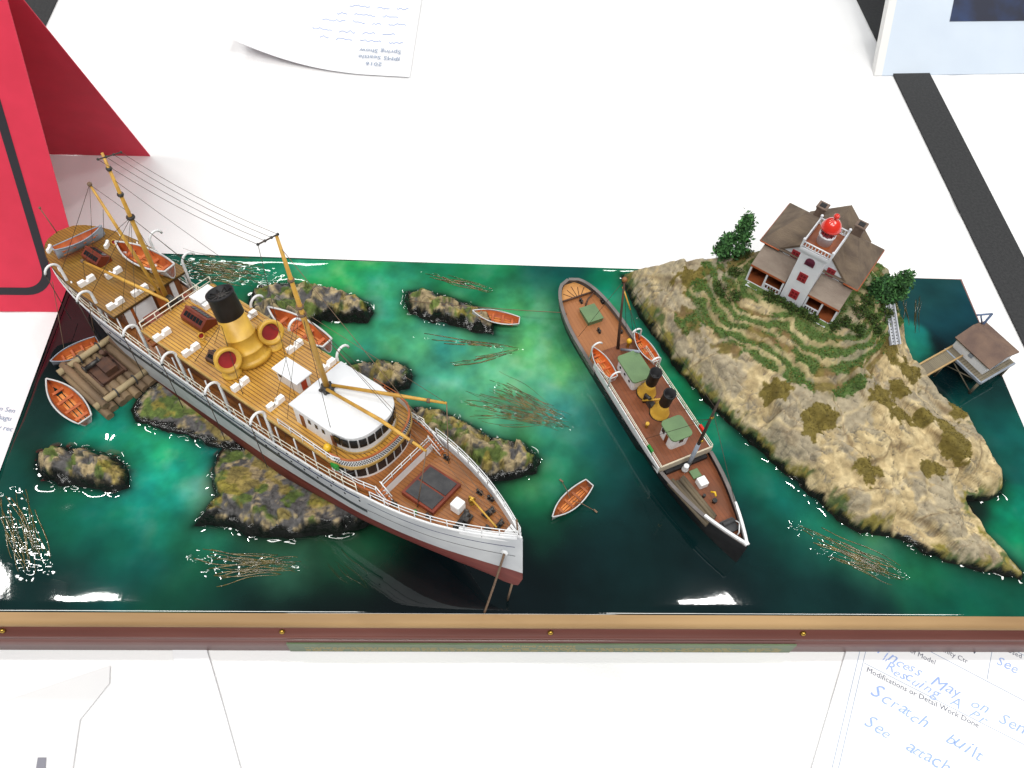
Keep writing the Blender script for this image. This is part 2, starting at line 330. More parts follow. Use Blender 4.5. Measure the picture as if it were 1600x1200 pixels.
# ================================================================= water
PAINT = [ # photo x, y, reach in px, colour of the painted sea bed seen through the resin
 (60,540,90,(.003,.006,.007)),(60,640,40,(.006,.03,.025)),(30,780,60,(.004,.045,.035)),(30,930,90,(.003,.018,.018)),(170,690,50,(.004,.17,.11)),(240,700,55,(.010,.25,.17)),(230,790,60,(.008,.25,.17)),(110,800,50,(.004,.12,.06)),(200,870,60,(.002,.045,.04)),
 (330,780,30,(.10,.20,.11)),(320,840,45,(.01,.15,.085)),(290,900,60,(.004,.05,.03)),(450,860,45,(.035,.15,.08)),(560,850,45,(.012,.10,.045)),(560,930,110,(.0025,.006,.007)),(400,940,80,(.003,.018,.016)),(750,940,130,(.0025,.006,.008)),(900,900,110,(.003,.012,.014)),(980,830,90,(.003,.022,.022)),(930,720,60,(.004,.065,.055)),
 (270,420,50,(.004,.07,.05)),(380,410,50,(.004,.10,.05)),(420,425,40,(.006,.16,.07)),(540,430,60,(.012,.22,.09)),(600,480,50,(.035,.25,.10)),(620,560,50,(.035,.22,.12)),(700,560,70,(.05,.26,.14)),(670,590,40,(.03,.21,.17)),(760,600,70,(.06,.26,.15)),(840,560,45,(.055,.28,.12)),(820,480,40,(.05,.27,.09)),(720,430,60,(.008,.15,.06)),(850,640,50,(.05,.22,.15)),(880,540,25,(.02,.13,.07)),
 (880,700,40,(.02,.16,.10)),(850,720,50,(.02,.21,.09)),(830,770,45,(.008,.19,.075)),(880,420,60,(.002,.05,.045)),(940,430,30,(.001,.13,.065)),(850,450,40,(.003,.09,.065)),(960,470,25,(.002,.17,.08)),(1000,520,30,(.004,.14,.09)),(1060,600,35,(.002,.16,.08)),(1120,660,35,(.002,.15,.075)),(1170,720,40,(.002,.11,.065)),(1230,780,40,(.004,.13,.085)),(1290,820,35,(.008,.15,.09)),
 (1160,800,50,(.003,.04,.035)),(1120,900,90,(.003,.012,.014)),(1250,900,70,(.003,.022,.022)),(1240,840,35,(.004,.07,.055)),(1350,860,35,(.03,.20,.12)),(1420,900,35,(.012,.17,.09)),(1450,900,40,(.003,.085,.045)),(1500,930,50,(.002,.075,.045)),(1400,950,60,(.002,.02,.02)),(1580,940,40,(.002,.06,.04)),(1350,940,60,(.003,.022,.022)),
 (1590,820,30,(.002,.16,.08)),(1570,690,40,(.003,.07,.06)),(1540,620,30,(.003,.03,.03)),(1450,460,40,(.006,.045,.05)),(1430,540,20,(.008,.16,.13)),(1500,500,40,(.003,.035,.05)),(1480,560,30,(.002,.012,.016)),(1550,540,40,(.002,.01,.012)),(1530,800,15,(.003,.012,.012))]
NX, NY = 800, 340
U, Vv = np.meshgrid(np.linspace(0, 1, NX), np.linspace(0, 1, NY), indexing='ij')
def bil(a, b, c, d): return (a*(1-U)+b*U)*(1-Vv)+(d*(1-U)+c*U)*Vv
WX = bil(fl[0], fr[0], br[0], bl[0]); WY = bil(fl[1], fr[1], br[1], bl[1])
wx = WX+9*(fbm(WX/26, WY/26, 3, 21)-.45)*2; wy = WY+9*(fbm(WX/26, WY/26, 3, 31)-.45)*2
num = np.zeros(WX.shape+(3,)); den = np.full(WX.shape, 1e-12)
for x, y, r, c in PAINT:
    p = W(x, y); rr = r*.35; wgt = np.exp(-(((wx-p[0])/rr)**2+((wy-p[1])/(rr*1.15))**2))
    num += wgt[..., None]*np.array(c); den += wgt
paint = num/den[..., None]; sh_ = np.clip(paint[..., 1:2]/.2, 0, 1); cl = fbm(WX/17, WY/17, 5, 23)[..., None]; cl2 = fbm(WX/7, WY/7, 4, 24)[..., None]
paint = paint*(.62+.38*np.clip(paint[..., 1:2]/.03, 0, 1)); paint = paint*(1+sh_*1.2*(cl-.45)+sh_*.5*(cl2-.45)); grey = paint.mean(-1, keepdims=True)*np.array((.85, 1.25, 1.1)); mixg = sh_*np.clip(.0+1.2*(cl-.5), 0, .25); paint = np.clip(paint*(1-mixg)+grey*1.25*mixg, 0, 1)*(1+.12*sh_); hue = sh_*np.clip(3.5*(fbm(WX/23, WY/23, 4, 29)[..., None]-.47), -1, 1); paint = paint*(1+hue*np.array((.4, .10, -.25)))
dr = np.full(WX.shape, -1e9)
for rp in rock_polys+[ISLAND]: dr = np.maximum(dr, sdist(WX, WY, rp))
near = np.exp(-np.clip(-dr, 0, 99)/4.0)             # resin colour darkens towards the rocks
paint = paint*(1-.85*near[..., None])+np.array((.02, .05, .012))*.35*near[..., None]*(1-near[..., None])
# gentle swell, livelier round the raft; the resin creeps up the rocks and rolls over the front edge
lively = np.exp(-((WX-75)/85)**2-((WY-85)/60)**2)
def sstep_(x, a, b): t = np.clip((x-a)/(b-a), 0, 1); return t*t*(3-2*t)
swell = 0
for k in range(9):
    a_ = RS.uniform(0, math.pi); lam = RS.uniform(17, 42); swell = swell+np.sin((WX*math.cos(a_)+WY*math.sin(a_))*2*math.pi/lam+RS.uniform(0, 6.28))*lam/30
calm = sstep_(WY, 22, 75); wz = (.17*lively*calm+.006+.012*calm)*swell
wz += 2.6*np.clip(vnoise(WX/4.2, WY/4.2, 44)*1.3-.35, 0, 1)*vnoise(WX/15, WY/15, 45)*np.exp(-np.abs(np.minimum(dr, 0))/1.6)
KELP = [[((660, 424), (775, 455))], [((640, 525), (815, 548)), ((690, 572), (818, 548))], [((760, 600), (890, 664)), ((720, 627), (890, 668))], [((262, 402), (425, 432)), ((268, 418), (400, 436))], [((300, 872), (470, 884)), ((330, 890), (465, 882))], [((0, 770), (45, 895)), ((22, 760), (70, 890))], [((1240, 822), (1415, 903)), ((1280, 860), (1412, 908))]]
lump = np.zeros(WX.shape)
for kl, kw in zip(KELP, (1.3, 1.5, 4.5, 4.5, 4.0, 3.2, 3.6)):
    for a, b in kl:
        a = W(*a); b = W(*b); e_ = (b-a)[:2]; t_ = np.clip(((WX-a[0])*e_[0]+(WY-a[1])*e_[1])/(e_@e_), 0, 1); lump = np.maximum(lump, (.45 if kw == 3.2 else 1)*np.exp(-(((WX-a[0]-t_*e_[0])**2+(WY-a[1]-t_*e_[1])**2)/kw**2)))
wz += lump*(1.0*(vnoise(WX/2.6+WY/9, WY/1.9, 55)-.5)+.3*(vnoise(WX/1.5, WY/1.5, 56)-.5))
wz = np.where(dr > 2.0, -1.6, wz)
edge = np.minimum(np.minimum(WX-fl[0], fr[0]-WX), np.minimum(WY+.5, 231-WY)); wz -= 1.6*np.exp(-np.clip(edge, 0, 50)/1.3)
def attr_mesh(P, paint, gloss, name, m, keep=None):
    a, b = P.shape[:2]; idx = np.arange(a*b).reshape(a, b)
    F = np.stack([idx[:-1, :-1], idx[1:, :-1], idx[1:, 1:], idx[:-1, 1:]], -1).reshape(-1, 4); vv = P.reshape(-1, 3)*S
    if keep is not None:
        k = keep.reshape(-1); F = F[k[F].any(1)]
    used = np.unique(F); remap = -np.ones(a*b, int); remap[used] = np.arange(len(used)); F = remap[F]
    me = bpy.data.meshes.new(name); me.from_pydata(vv[used].tolist(), [], F.tolist()); me.polygons.foreach_set('use_smooth', [True]*len(F))
    at = me.color_attributes.new('paint', 'FLOAT_COLOR', 'POINT'); c4 = np.ones((len(used), 4)); c4[:, :3] = paint.reshape(-1, 3)[used]; at.data.foreach_set('color', c4.ravel())
    ag = me.attributes.new('gloss', 'FLOAT', 'POINT'); ag.data.foreach_set('value', gloss.reshape(-1)[used].astype(float))
    me.materials.append(m); me.update(); o = bpy.data.objects.new(name, me); col.objects.link(o); return o
def painted_mat(name, rough_lo, rough_hi, nscale, namp, bump, bscale, bdist=.0005, coat=0):
    m = bpy.data.materials.new(name); m.use_nodes = True; n = m.node_tree.nodes; L = m.node_tree.links; b = n['Principled BSDF']
    a = n.new('ShaderNodeAttribute'); a.attribute_name = 'paint'; ag = n.new('ShaderNodeAttribute'); ag.attribute_name = 'gloss'
    tc = n.new('ShaderNodeTexCoord'); t = n.new('ShaderNodeTexNoise'); t.inputs['Scale'].default_value = nscale; t.inputs['Detail'].default_value = 6; L.new(tc.outputs['Object'], t.inputs['Vector'])
    mr = n.new('ShaderNodeMapRange'); mr.inputs['From Min'].default_value = .3; mr.inputs['From Max'].default_value = .7; mr.inputs['To Min'].default_value = 1-namp; mr.inputs['To Max'].default_value = 1+namp; L.new(t.outputs[0], mr.inputs[0])
    mx = n.new('ShaderNodeVectorMath'); mx.operation = 'SCALE'; L.new(a.outputs['Color'], mx.inputs[0]); L.new(mr.outputs[0], mx.inputs['Scale']); L.new(mx.outputs[0], b.inputs['Base Color'])
    m2 = n.new('ShaderNodeMapRange'); m2.inputs['To Min'].default_value = rough_hi; m2.inputs['To Max'].default_value = rough_lo; L.new(ag.outputs['Fac'], m2.inputs[0]); L.new(m2.outputs[0], b.inputs['Roughness'])
    t2 = n.new('ShaderNodeTexNoise'); t2.inputs['Scale'].default_value = bscale; t2.inputs['Detail'].default_value = 6; L.new(tc.outputs['Object'], t2.inputs['Vector'])
    bp = n.new('ShaderNodeBump'); bp.inputs['Strength'].default_value = bump; bp.inputs['Distance'].default_value = bdist; L.new(t2.outputs[0], bp.inputs['Height']); L.new(bp.outputs[0], b.inputs['Normal'])
    b.inputs['Coat Weight'].default_value = coat; MATS[name] = m; return m
M_water = painted_mat('resin_sea', .03, .03, 45, .22, .05, 90, .0006)
o = attr_mesh(np.stack([WX, WY, wz], -1), paint, np.ones(WX.shape), 'water', M_water)
tag(o, 'glossy green resin sea of the diorama', 'water', kind='structure')
# clear resin edge below the surface
g = G()
for a, b in ((fl, fr), (fr, br), (br, bl), (bl, fl)):
    P = [[a+(b-a)*t+np.array([0, 0, z]) for z in (-.9, -4.95)] for t in np.linspace(0, 1, 20)]; g.grid(P)
tag(g.build('resin_edge', mat('resin_side', (.004, .02, .02), rough=.1), base, recalc=False))
for v in base.children:
    if v.name.startswith('resin_edge'): v.location = (0, 0, -TABLE*S)
# ================================================================= rocks
_sb = W(817, 839, 77); _so = W(95, 365, 35); _sx = (_sb-_so)/np.linalg.norm(_sb-_so); _sy = np.cross([0, 0, 1.], _sx); _sy /= np.linalg.norm(_sy); _sz = np.cross(_sx, _sy); _sy, _sz = math.cos(.07)*_sy-math.sin(.07)*_sz, math.cos(.07)*_sz+math.sin(.07)*_sy
M_rock = painted_mat('islet_rock', .10, .85, 420, .3, .9, 520, .0007)
def lerp(a, b, t): return a*(1-t[..., None])+b*t[..., None]
def sstep(x, a, b): t = np.clip((x-a)/(b-a), 0, 1); return t*t*(3-2*t)
for (lab, px, H, seed), pl in zip(ROCKS, rock_polys):
    bias = {7: .06, 9: .06, 8: .04, 3: .02}.get(seed, 0)
    A = np.array(pl); x0, y0 = A.min(0)-5; x1, y1 = A.max(0)+5; c = .7
    X, Y = np.meshgrid(np.arange(x0, x1, c), np.arange(y0, y1, c), indexing='ij')
    d = sdist(X, Y, pl)+2.2*(fbm(X/5, Y/5, 3, seed)-.45)
    n1 = fbm(X/9, Y/9, 4, seed+40); n2 = fbm(X/3, Y/3, 3, seed+80); rid = np.abs(fbm(X/6, Y/4, 3, seed+60)-.45)
    Z = np.where(d > 0, H*(1-np.exp(-(d/5.0)**1.25))*(.45+1.05*n1)+2.2*(n2-.4)*np.clip(d/2, 0, 1)+3.4*rid*np.clip(d/3, 0, 1)-.3, d*1.2-.3)
    wu = X+4*(n1-.45); wv = Y+4*(n2-.45); fh, fe = facets(wu, wv, 8, seed, .55, 1.5); fh2, fe2 = facets(wu, wv, 3.4, seed+3, .5, .6); Z = Z+(fh+fh2)*np.clip((d-1)/4, 0, 1)
    tan = np.array((.30, .235, .13)); gry = np.array((.10, .095, .095)); blk = np.array((.008, .009, .008)); mos = np.array((.075, .12, .015)); yel = np.array((.25, .19, .03))
    C = lerp(gry, tan, sstep(n2*.6+n1*.5+bias, .46, .60)); C = lerp(C, mos, sstep(fbm(X/7, Y/7, 3, seed+7), .46, .55)*.9); C = lerp(C, yel, sstep(fbm(X/8, Y/8, 3, seed+17), .53, .60)*.7); C = C*(1-.6*np.clip(1-fe/.6, 0, 1))[..., None]
    wet = 1-sstep(d+5*(n2-.45)+4*(n1-.45), 3.2, 6.0); C = lerp(C, blk, wet); C = C*(.55+1.1*n2)[..., None]
    if seed in (4, 5):        # worn down where the grounded hull lies across the reef
        lx = (X-_so[0])*_sx[0]+(Y-_so[1])*_sx[1]-_so[2]*_sx[2]; ly = (X-_so[0])*_sy[0]+(Y-_so[1])*_sy[1]; lim = (-57-((X-_so[0])*_sz[0]+(Y-_so[1])*_sz[1])+_so[2]*_sz[2])/_sz[2]
        lim = lim+np.clip(-ly-25, 0, 99)*.35; Z = np.where(ly > -52, np.minimum(Z, np.maximum(lim, 1.4+.8*n2)), Z)
    o = attr_mesh(np.stack([X, Y, Z], -1), C, wet, 'rock_islet', M_rock, Z > -1.5); tag(o, lab, 'rock')
# ================================================================= big island
CP = [(1168,438,45),(1291,504,45),(1243,465,45.5),(1200,480,42),(1270,520,41),(1147,402,42),(1120,425,37),(1108,388,36),(1050,400,30),(990,402,27),(1000,432,17),(1060,452,26),(1100,480,27),(1035,520,11),(1080,562,15),(1150,560,25),(1180,622,22),(1120,612,14),(1250,562,33),(1330,582,31),(1390,560,27),(1395,500,36),(1250,645,24),(1330,650,25),(1420,640,20),(1452,605,13),(1485,645,13),(1550,735,13),(1500,700,17),(1400,730,21),(1300,745,17),(1250,722,13),(1330,800,13),(1400,800,12),(1420,822,7),(1480,800,13),(1520,842,8),(1565,878,4.5),(1450,842,8),(1500,772,6),(1200,560,28),(1300,550,36)]
cp = np.array([W(*p) for p in CP]+[(441,202,46),(470,185,46),(430,215,42),(490,200,38),(465,150,44)])
def tps(r2): return np.where(r2 > 0, r2*np.log(r2+1e-9), 0)
n = len(cp); K = tps(((cp[:, None, :2]-cp[None, :, :2])**2).sum(-1))+np.eye(n)*60; Pm = np.c_[np.ones(n), cp[:, :2]]
sol = np.linalg.solve(np.block([[K, Pm], [Pm.T, np.zeros((3, 3))]]), np.r_[cp[:, 2], 0, 0, 0])
A = np.array(ISLAND); cst = .7
X, Y = np.meshgrid(np.arange(A[:, 0].min()-6, A[:, 0].max()+6, cst), np.arange(A[:, 1].min()-6, A[:, 1].max()+4, cst), indexing='ij')
H = sol[n]+sol[n+1]*X+sol[n+2]*Y
for i in range(n): H = H+sol[i]*tps((X-cp[i, 0])**2+(Y-cp[i, 1])**2)
def island_h(x, y):
    return sol[n]+sol[n+1]*x+sol[n+2]*y+sum(sol[i]*tps(np.array((x-cp[i, 0])**2+(y-cp[i, 1])**2)) for i in range(n))
d0 = sdist(X, Y, ISLAND); d = d0+3.0*(fbm(X/7, Y/7, 4, 2)-.46)
# house platform kept level
HO = W(1168, 438, 45); HX = W(1291, 504, 45)-HO; HX /= np.linalg.norm(HX); HY = np.array([-HX[1], HX[0], 0])
hx = (X-HO[0])*HX[0]+(Y-HO[1])*HX[1]; hy = (X-HO[0])*HY[0]+(Y-HO[1])*HY[1]
pad = sdist(hx, hy, [(-4, -4), (54, -4), (54, 50), (-4, 50)]); padw = sstep(pad, -6, 3)
# broken rock: slabs stepped along the slope, cracks, small rubble
u = X*.62+Y*.78; v = X*.78-Y*.62
st_ = fbm(X/22, Y/22, 3, 15); ridge = np.abs(fbm(v/15+st_*2, u/6+st_*1.5, 4, 51)-.47); slab = vnoise(u/7+3*fbm(X/18, Y/18, 3, 4), v/26, 77)
crack = np.maximum(1-sstep(np.abs(fbm(X/13, Y/13, 4, 91)-.46), .0, .020), 1-sstep(np.abs(fbm(v/22, u/8, 4, 191)-.46), .0, .018))
rug = (1-padw)*sstep(d, 0, 5)
bare = 1-.75*sstep(H, 30, 40)
wu = u+9*(fbm(X/16, Y/16, 3, 201)-.45); wv = .55*v+9*(fbm(X/16, Y/16, 3, 202)-.45)
fA, eA = facets(wu, wv, 24, 5, .34, 2.2); fB, eB = facets(wu+3*(fbm(X/5, Y/5, 3, 203)-.45), wv+3*(fbm(X/5, Y/5, 3, 204)-.45), 9, 9, .36, .7)
slab2 = vnoise(v/9+3*fbm(X/15, Y/15, 3, 6), u/20, 79)
q_ = (H+11*(fbm(X/24, Y/24, 4, 301)-.45)+3*(fbm(X/7, Y/7, 3, 303)-.45))/3.6; fr_ = q_-np.floor(q_); ledge = 3.6*(np.floor(q_)+sstep(fr_, .55, 1)-q_); riser = sstep(fr_, .60, .74)*(1-sstep(fr_, .93, 1))
q2_ = (H+11*(fbm(X/26, Y/26, 4, 302)-.45))/5.5; fr2 = q2_-np.floor(q2_); ledge2 = 5.5*(np.floor(q2_)+sstep(fr2, .7, 1)-q2_); lip = np.exp(-((fr2-.66)/.06)**2)
crn = sstep(H, 23, 30)
def blur(a, k):
    for _ in range(k): a = (a+np.roll(a, 1, 0)+np.roll(a, -1, 0)+np.roll(a, 1, 1)+np.roll(a, -1, 1))/5
    return a
fA = blur(fA, 5); fB = blur(fB, 3); ledge2 = blur(ledge2, 4); ledge = blur(ledge, 2)
Z = H+(1-padw)*sstep(d, 2, 7)*(crn*ledge*.75+(1-crn)*ledge2*.55)+rug*bare*(1.4*(fbm(X/5, Y/5, 4, 61)-.45)-1.6*crack+fA+fB)
cap = .3+1.35*d+.05*d*d+3.5*fbm(X/8, Y/8, 3, 33)*sstep(d, 0, 4)
Z = np.where(cap < Z, cap-(np.maximum(0, 3-(Z-cap))**2)/12, Z-(np.maximum(0, 3-(cap-Z))**2)/12)
Z = Z*(1-padw)+padw*np.minimum(45+1.0*(fbm(X/5, Y/5, 3, 12)-.45), cap+40)
Z = np.where(d < 0, np.minimum(Z, d*1.3), np.maximum(Z, np.minimum(1.1*d, 3.5+1.2*fbm(X/6, Y/6, 3, 310))))
tan = np.array((.41, .315, .165)); pale = np.array((.55, .44, .245)); gry = np.array((.29, .255, .19)); brn = np.array((.19, .13, .065)); blk = np.array((.008, .009, .007)); olive = np.array((.15, .115, .022)); grn = np.array((.055, .12, .018)); lich = np.array((.19, .16, .02))
nA = fbm(X/6+.3*u/6, Y/6, 4, 71); nB = fbm(X/17, Y/17, 4, 72); nC = fbm(X/2.6, Y/2.6, 3, 73)
C = lerp(tan, pale, sstep(nA, .42, .56)); C = lerp(C, gry, sstep(nB+.25*(nC-.45), .46, .56)*.75); C = lerp(C, pale*1.05, np.clip(1-np.abs(eA-1.1)/.5, 0, 1)*.55*rug); C = lerp(C, gry*.6, sstep(ridge, .10, .0)*0+crack*.9*rug); C = lerp(C, brn*1.2, np.clip(1-eA/.8, 0, 1)*.85*rug); C = lerp(C, brn*1.3, np.clip(1-eB/.5, 0, 1)*.5*rug)
C = lerp(C, brn, sstep(fbm(v/16, u/7, 2, 74), .50, .60)*.35); C = lerp(C, pale*1.08, lip*.6*(1-crn)*rug)
def pblob(x, y, rx, ry, z): p = W(x, y, z); return 1.25*np.exp(-(((X-p[0])/rx)**2+((Y-p[1])/ry)**2))
moss = np.zeros(X.shape)
for b in ((1285,655,13,7,24),(1275,665,8,6,24),(1375,625,9,9,22),(1405,610,8,6,20),(1410,650,9,5,20),(1440,655,6,5,18),(1355,730,9,6,20),(1360,745,5,5,20),(1480,680,7,12,16),(1490,700,10,9,16),(1460,730,9,5,16),(1500,640,6,6,13),(1080,437,11,8,28),(1215,610,8,7,24),(1385,545,9,8,30),(1420,585,8,8,18)): moss = np.maximum(moss, pblob(*b))
moss = sstep(moss+1.0*(nC-.45)+1.2*(nA-.45), .52, .62)
gz = np.zeros(X.shape)
for b in ((1140,430,16,14,40),(1180,480,14,10,42),(1250,520,26,10,40),(1330,540,26,12,35),(1180,540,14,10,30),(1240,580,26,10,32),(1310,590,26,10,30),(1380,470,16,20,38),(1120,500,8,20,30),(1350,600,20,8,28),(1300,340,60,30,45),(1395,540,10,14,28),(1280,610,30,10,28),(1200,520,20,14,38),(1160,500,12,22,36)): gz = np.maximum(gz, pblob(*b))
strip = .5*fbm(v/30, u/4.5+2*st_, 4, 95)+.5*fbm(H/2.6+4*st_, v/45, 4, 96); crown = 1-sstep(-pad+14*(st_-.45), 20, 40); crown = crown*(1-.8*(1-sstep(hx, -34, -18)))
grass = np.clip(sstep(crown*.66+gz*.12+(strip-.45)*3.2*np.clip(crown*2, 0, 1)+.35*(nC-.45), .40, .52), 0, 1); grass = grass*(1-.75*riser*crn); grass = np.maximum(grass, padw)
C = lerp(C, olive, moss); soil = np.array((.15, .095, .03)); C = lerp(C, lerp(lerp(olive, soil, sstep(fbm(X/6, Y/6, 3, 99), .46, .56)), grn, sstep(.5*fbm(X/9, Y/9, 3, 97)+.5*fbm(H/3, v/30, 3, 197), .36, .44)), grass*.92)
rim = (1-sstep(d+9*(nA-.45)+7*(nC-.45)+8*(nB-.45), 4.2, 6.8)); C = lerp(C, lerp(grn*.7, lich, sstep(fbm(X/4, Y/4, 4, 98), .40, .52)), rim*.9*sstep(nB, .30, .42))
wet = 1-sstep(d+3.0*(nC-.45)+4*(nA-.45), 1.4, 2.9); C = lerp(C, blk, wet)
M_isl = painted_mat('island_rock', .10, .9, 260, .26, 1.0, 210, .0016)
isl = attr_mesh(np.stack([X, Y, Z], -1), C, wet, 'rocky_island', M_isl, Z > -2); tag(isl, 'tan rocky island with grassy crown carrying the lighthouse', 'island')
IX, IY, IZ, IG, IMO = X, Y, Z, grass*(1-sstep(pad, 1, 3)), moss
def ground(x, y):
    i = int(round((x-IX[0, 0])/cst)); j = int(round((y-IY[0, 0])/cst)); return float(IZ[min(max(i, 0), IZ.shape[0]-1), min(max(j, 0), IZ.shape[1]-1)])
# flock grass and moss: short tufts
def tufts(mask, count, hgt, name, cols, label):
    ii = np.argwhere(mask > .6); ii = ii[RS.randint(0, len(ii), count)]; V = []; F = []; Cc = []
    for a, b in ii:
        x = IX[a, b]+RS.uniform(-.5, .5); y = IY[a, b]+RS.uniform(-.5, .5); z = IZ[a, b]-.2; h = hgt*RS.uniform(.5, 1.4)
        cc = cols[RS.randint(len(cols))]*RS.uniform(.7, 1.25)
        for k in range(3):
            t = RS.uniform(0, 6.28); w_ = RS.uniform(.25, .5); lx, ly = RS.uniform(-.6, .6, 2)
            o_ = len(V); V += [(x-w_*math.cos(t), y-w_*math.sin(t), z), (x+w_*math.cos(t), y+w_*math.sin(t), z), (x+lx, y+ly, z+h)]; F.append((o_, o_+1, o_+2)); Cc += [cc]*3
    me = bpy.data.meshes.new(name); me.from_pydata((np.array(V)*S).tolist(), [], F)
    at = me.color_attributes.new('paint', 'FLOAT_COLOR', 'POINT'); c4 = np.ones((len(V), 4)); c4[:, :3] = Cc; at.data.foreach_set('color', c4.ravel())
    ag = me.attributes.new('gloss', 'FLOAT', 'POINT'); me.materials.append(M_leaf); o = bpy.data.objects.new(name, me); col.objects.link(o); return tag(o, label, 'grass', kind='stuff')
M_leaf = painted_mat('flock', .8, .9, 600, .3, .2, 800)
tufts(IG*sstep(.5*fbm(X/9, Y/9, 3, 97)+.5*fbm(H/3, v/30, 3, 197), .34, .41), 14000, .5, 'grass', [grn*1.3, grn*1.6, grn, olive*1.2], 'short green flock grass on the island crown')
tufts(IMO, 3000, .45, 'moss', [olive*1.2, olive*1.45, olive], 'olive moss cushions on the bare island rock')
# ================================================================= lifeboats
def lifeboat(name, label, a, b, beam, depth, hullm, inm, root_R=None, tilt=0, group=None, oars=False, gw=None, flip=False, seats=4):
    """a = bow end, b = stern end of the gunwale line (world mm); floor below"""
    a = np.array(a, float); b = np.array(b, float); Lb = np.linalg.norm(a-b); x = (a-b)/Lb
    y = np.cross([0, 0, 1.], x); y /= np.linalg.norm(y); z = np.cross(x, y)
    c_, s_ = math.cos(tilt), math.sin(tilt); y, z = c_*y+s_*z, c_*z-s_*y
    R = np.stack([x, y, z], 1); t = thing(name, label, 'boat', b-z*depth, R, group)
    def hb(u): return beam/2*(max(0, 1-((u-.45)/.55)**2.2) if u > .45 else 1-.45*((.45-u)/.45)**2)
    def sheer(u): return depth*(1+.28*(abs(u-.45)/.55)**2)
    n = 15; out = []; inn = []; rim = []
    for i in range(n):
        u = i/(n-1); h = max(hb(u), .12); k = depth*.25*max(0, (u-.8)/.2)**2; top = sheer(u); ro = []; ri = []
        for q in (-1, -.93, -.75, -.4, 0, .4, .75, .93, 1):
            e = abs(q); zz = k+(top-k)*(e**2.2); ro.append((u*Lb, h*q, zz))
        ro2 = [(px, py*.86, max(pz, k)+(.12*depth if abs(py) < h*.8 else 0)) for px, py, pz in ro]
        for j in (0, -1): ro2[j] = (ro2[j][0], ro2[j][1], top)
        out.append(ro); inn.append(ro2); rim.append((h, top, u*Lb))
    g = G(); g.grid(out); g.add(out[0], [tuple(range(9))]); hull = g.build('hull', hullm, t)
    g = G(); g.grid(inn); g.add(inn[0], [tuple(range(9))]); g.build('lining', inm, t, recalc=False)
    for s1 in (-1, 0, 1):
        q = G(); q.box((Lb*.42, s1*beam*.17, depth*.3), (Lb*.62, beam*.13, depth*.08)); q.build('floor_board', M_orange2, t)
    g = G()
    path = [(r[2], -r[0], r[1]) for r in rim]+[(r[2], r[0], r[1]) for r in rim[::-1]]
    g.tube(path+[path[0]], Lb*.013, 6); g.build('gunwale', gw or hullm, t)
    for k in range(seats):
        u = .14+.62*k/(seats-1); h = hb(u)*.93; q = G(); q.box((u*Lb, 0, depth*.68), (Lb*.045, 2*h, depth*.07)); q.build('thwart', inm, t)
    q = G()
    for s1 in (-1, 1): q.tube([(u*Lb, s1*hb(u)*.82, depth*.74) for u in np.linspace(.1, .85, 8)], Lb*.008, 5)
    q.build('stringer', inm, t)
    if oars:
        for s1 in (-1, 1):
            q = G(); q.tube([(Lb*.5, s1*beam*.1, depth*1.1), (Lb*.42, s1*beam*.55, depth*1.15), (Lb*.30, s1*beam*1.25, depth*.35)], .22, 5); q.box((Lb*.29, s1*beam*1.3, depth*.3), (1, 2.4, .3)); q.build('oar', M_linel, t)
    return t
def wp(px, z): return W(px[0], px[1], z)
lifeboat('lifeboat', 'grey lifeboat afloat beside the log raft with a bluish hull', wp((80, 566), 5), wp((153, 532), 5), 9.5, 5.5, M_boatg, M_lining, tilt=-.15)
lifeboat('lifeboat', 'white lifeboat with orange floorboards moored to the raft corner', wp((74, 594), 4), wp((134, 657), 4), 14, 5.5, M_boatw, M_lining)
lifeboat('lifeboat', 'small white boat nosing against the oblong tan reef', wp((738, 487), 8), wp((811, 502), 4.5), 9.5, 4.5, M_boatw, M_lining)
lifeboat('rowing_boat', 'white rowing boat with oars out between the steamer bow and the tug', wp((863, 809), 4), wp((921, 755), 4), 9.5, 4.5, M_boatw, mat('boat_brown', (.36, .10, .025), (.20, .06, .02), 240, .5), oars=True)
# ================================================================= the steamer
SB = W(817, 839, 77); SO = W(95, 365, 35); LS = float(np.linalg.norm(SB-SO))
_x = (SB-SO)/LS; _y = np.cross([0, 0, 1.], _x); _y /= np.linalg.norm(_y); _z = np.cross(_x, _y); _l = math.radians(-4)
SBm = np.stack([_x, math.cos(_l)*_y+math.sin(_l)*_z, math.cos(_l)*_z-math.sin(_l)*_y])
def sw(p): return SO+np.array(p, float) @ SBm
def sr(px, axis, val): return ray_in(px, SO, SBm, axis, val)
ship = thing('steamship', 'white passenger steamer with red bottom and black topped yellow funnel aground on the reef', 'ship', SO, SBm.T)
def hb(x):
    if x > 245: return 23.5*max(0., 1-((x-245)/92)**2.3)
    if x < 60: return 23.5*max(0., 1-((60-x)/63.)**2)**.4
    return 23.5
def ztop(x): return float(np.interp(x, [-3, 15, 40, 70, 110, 170, 205, 237, 268, 300, 337], [-5, -8, -11.5, -14.5, -16.5, -17, -15, -11.5, -6, -4.5, -1.5]))
def zkeel(x): return float(np.interp(x, [-3, 10, 30, 60, 250, 300, 325, 334, 337], [-16, -24, -40, -60, -62, -57, -51, -46, -36]))
def zboot(x): return max(-45.5+(x-84)*.058, zkeel(x)+4)
def side(x, z):
    zt, zk = ztop(x), zkeel(x); s_ = min(1, max(0, (z-zk)/(zt-zk+1e-6))); b = min(1, max(0, (x-190)/147))**1.4; bs = min(1, max(0, (70-x)/70))
    e = .08+.65*b+.55*bs; return hb(x)*(max(s_, 1e-4)**e)*(1 if x < 330 else 1)
xs_ = np.r_[np.linspace(-3, 30, 16), np.linspace(36, 245, 36), np.linspace(250, 337, 34)]
up = []; dn = []
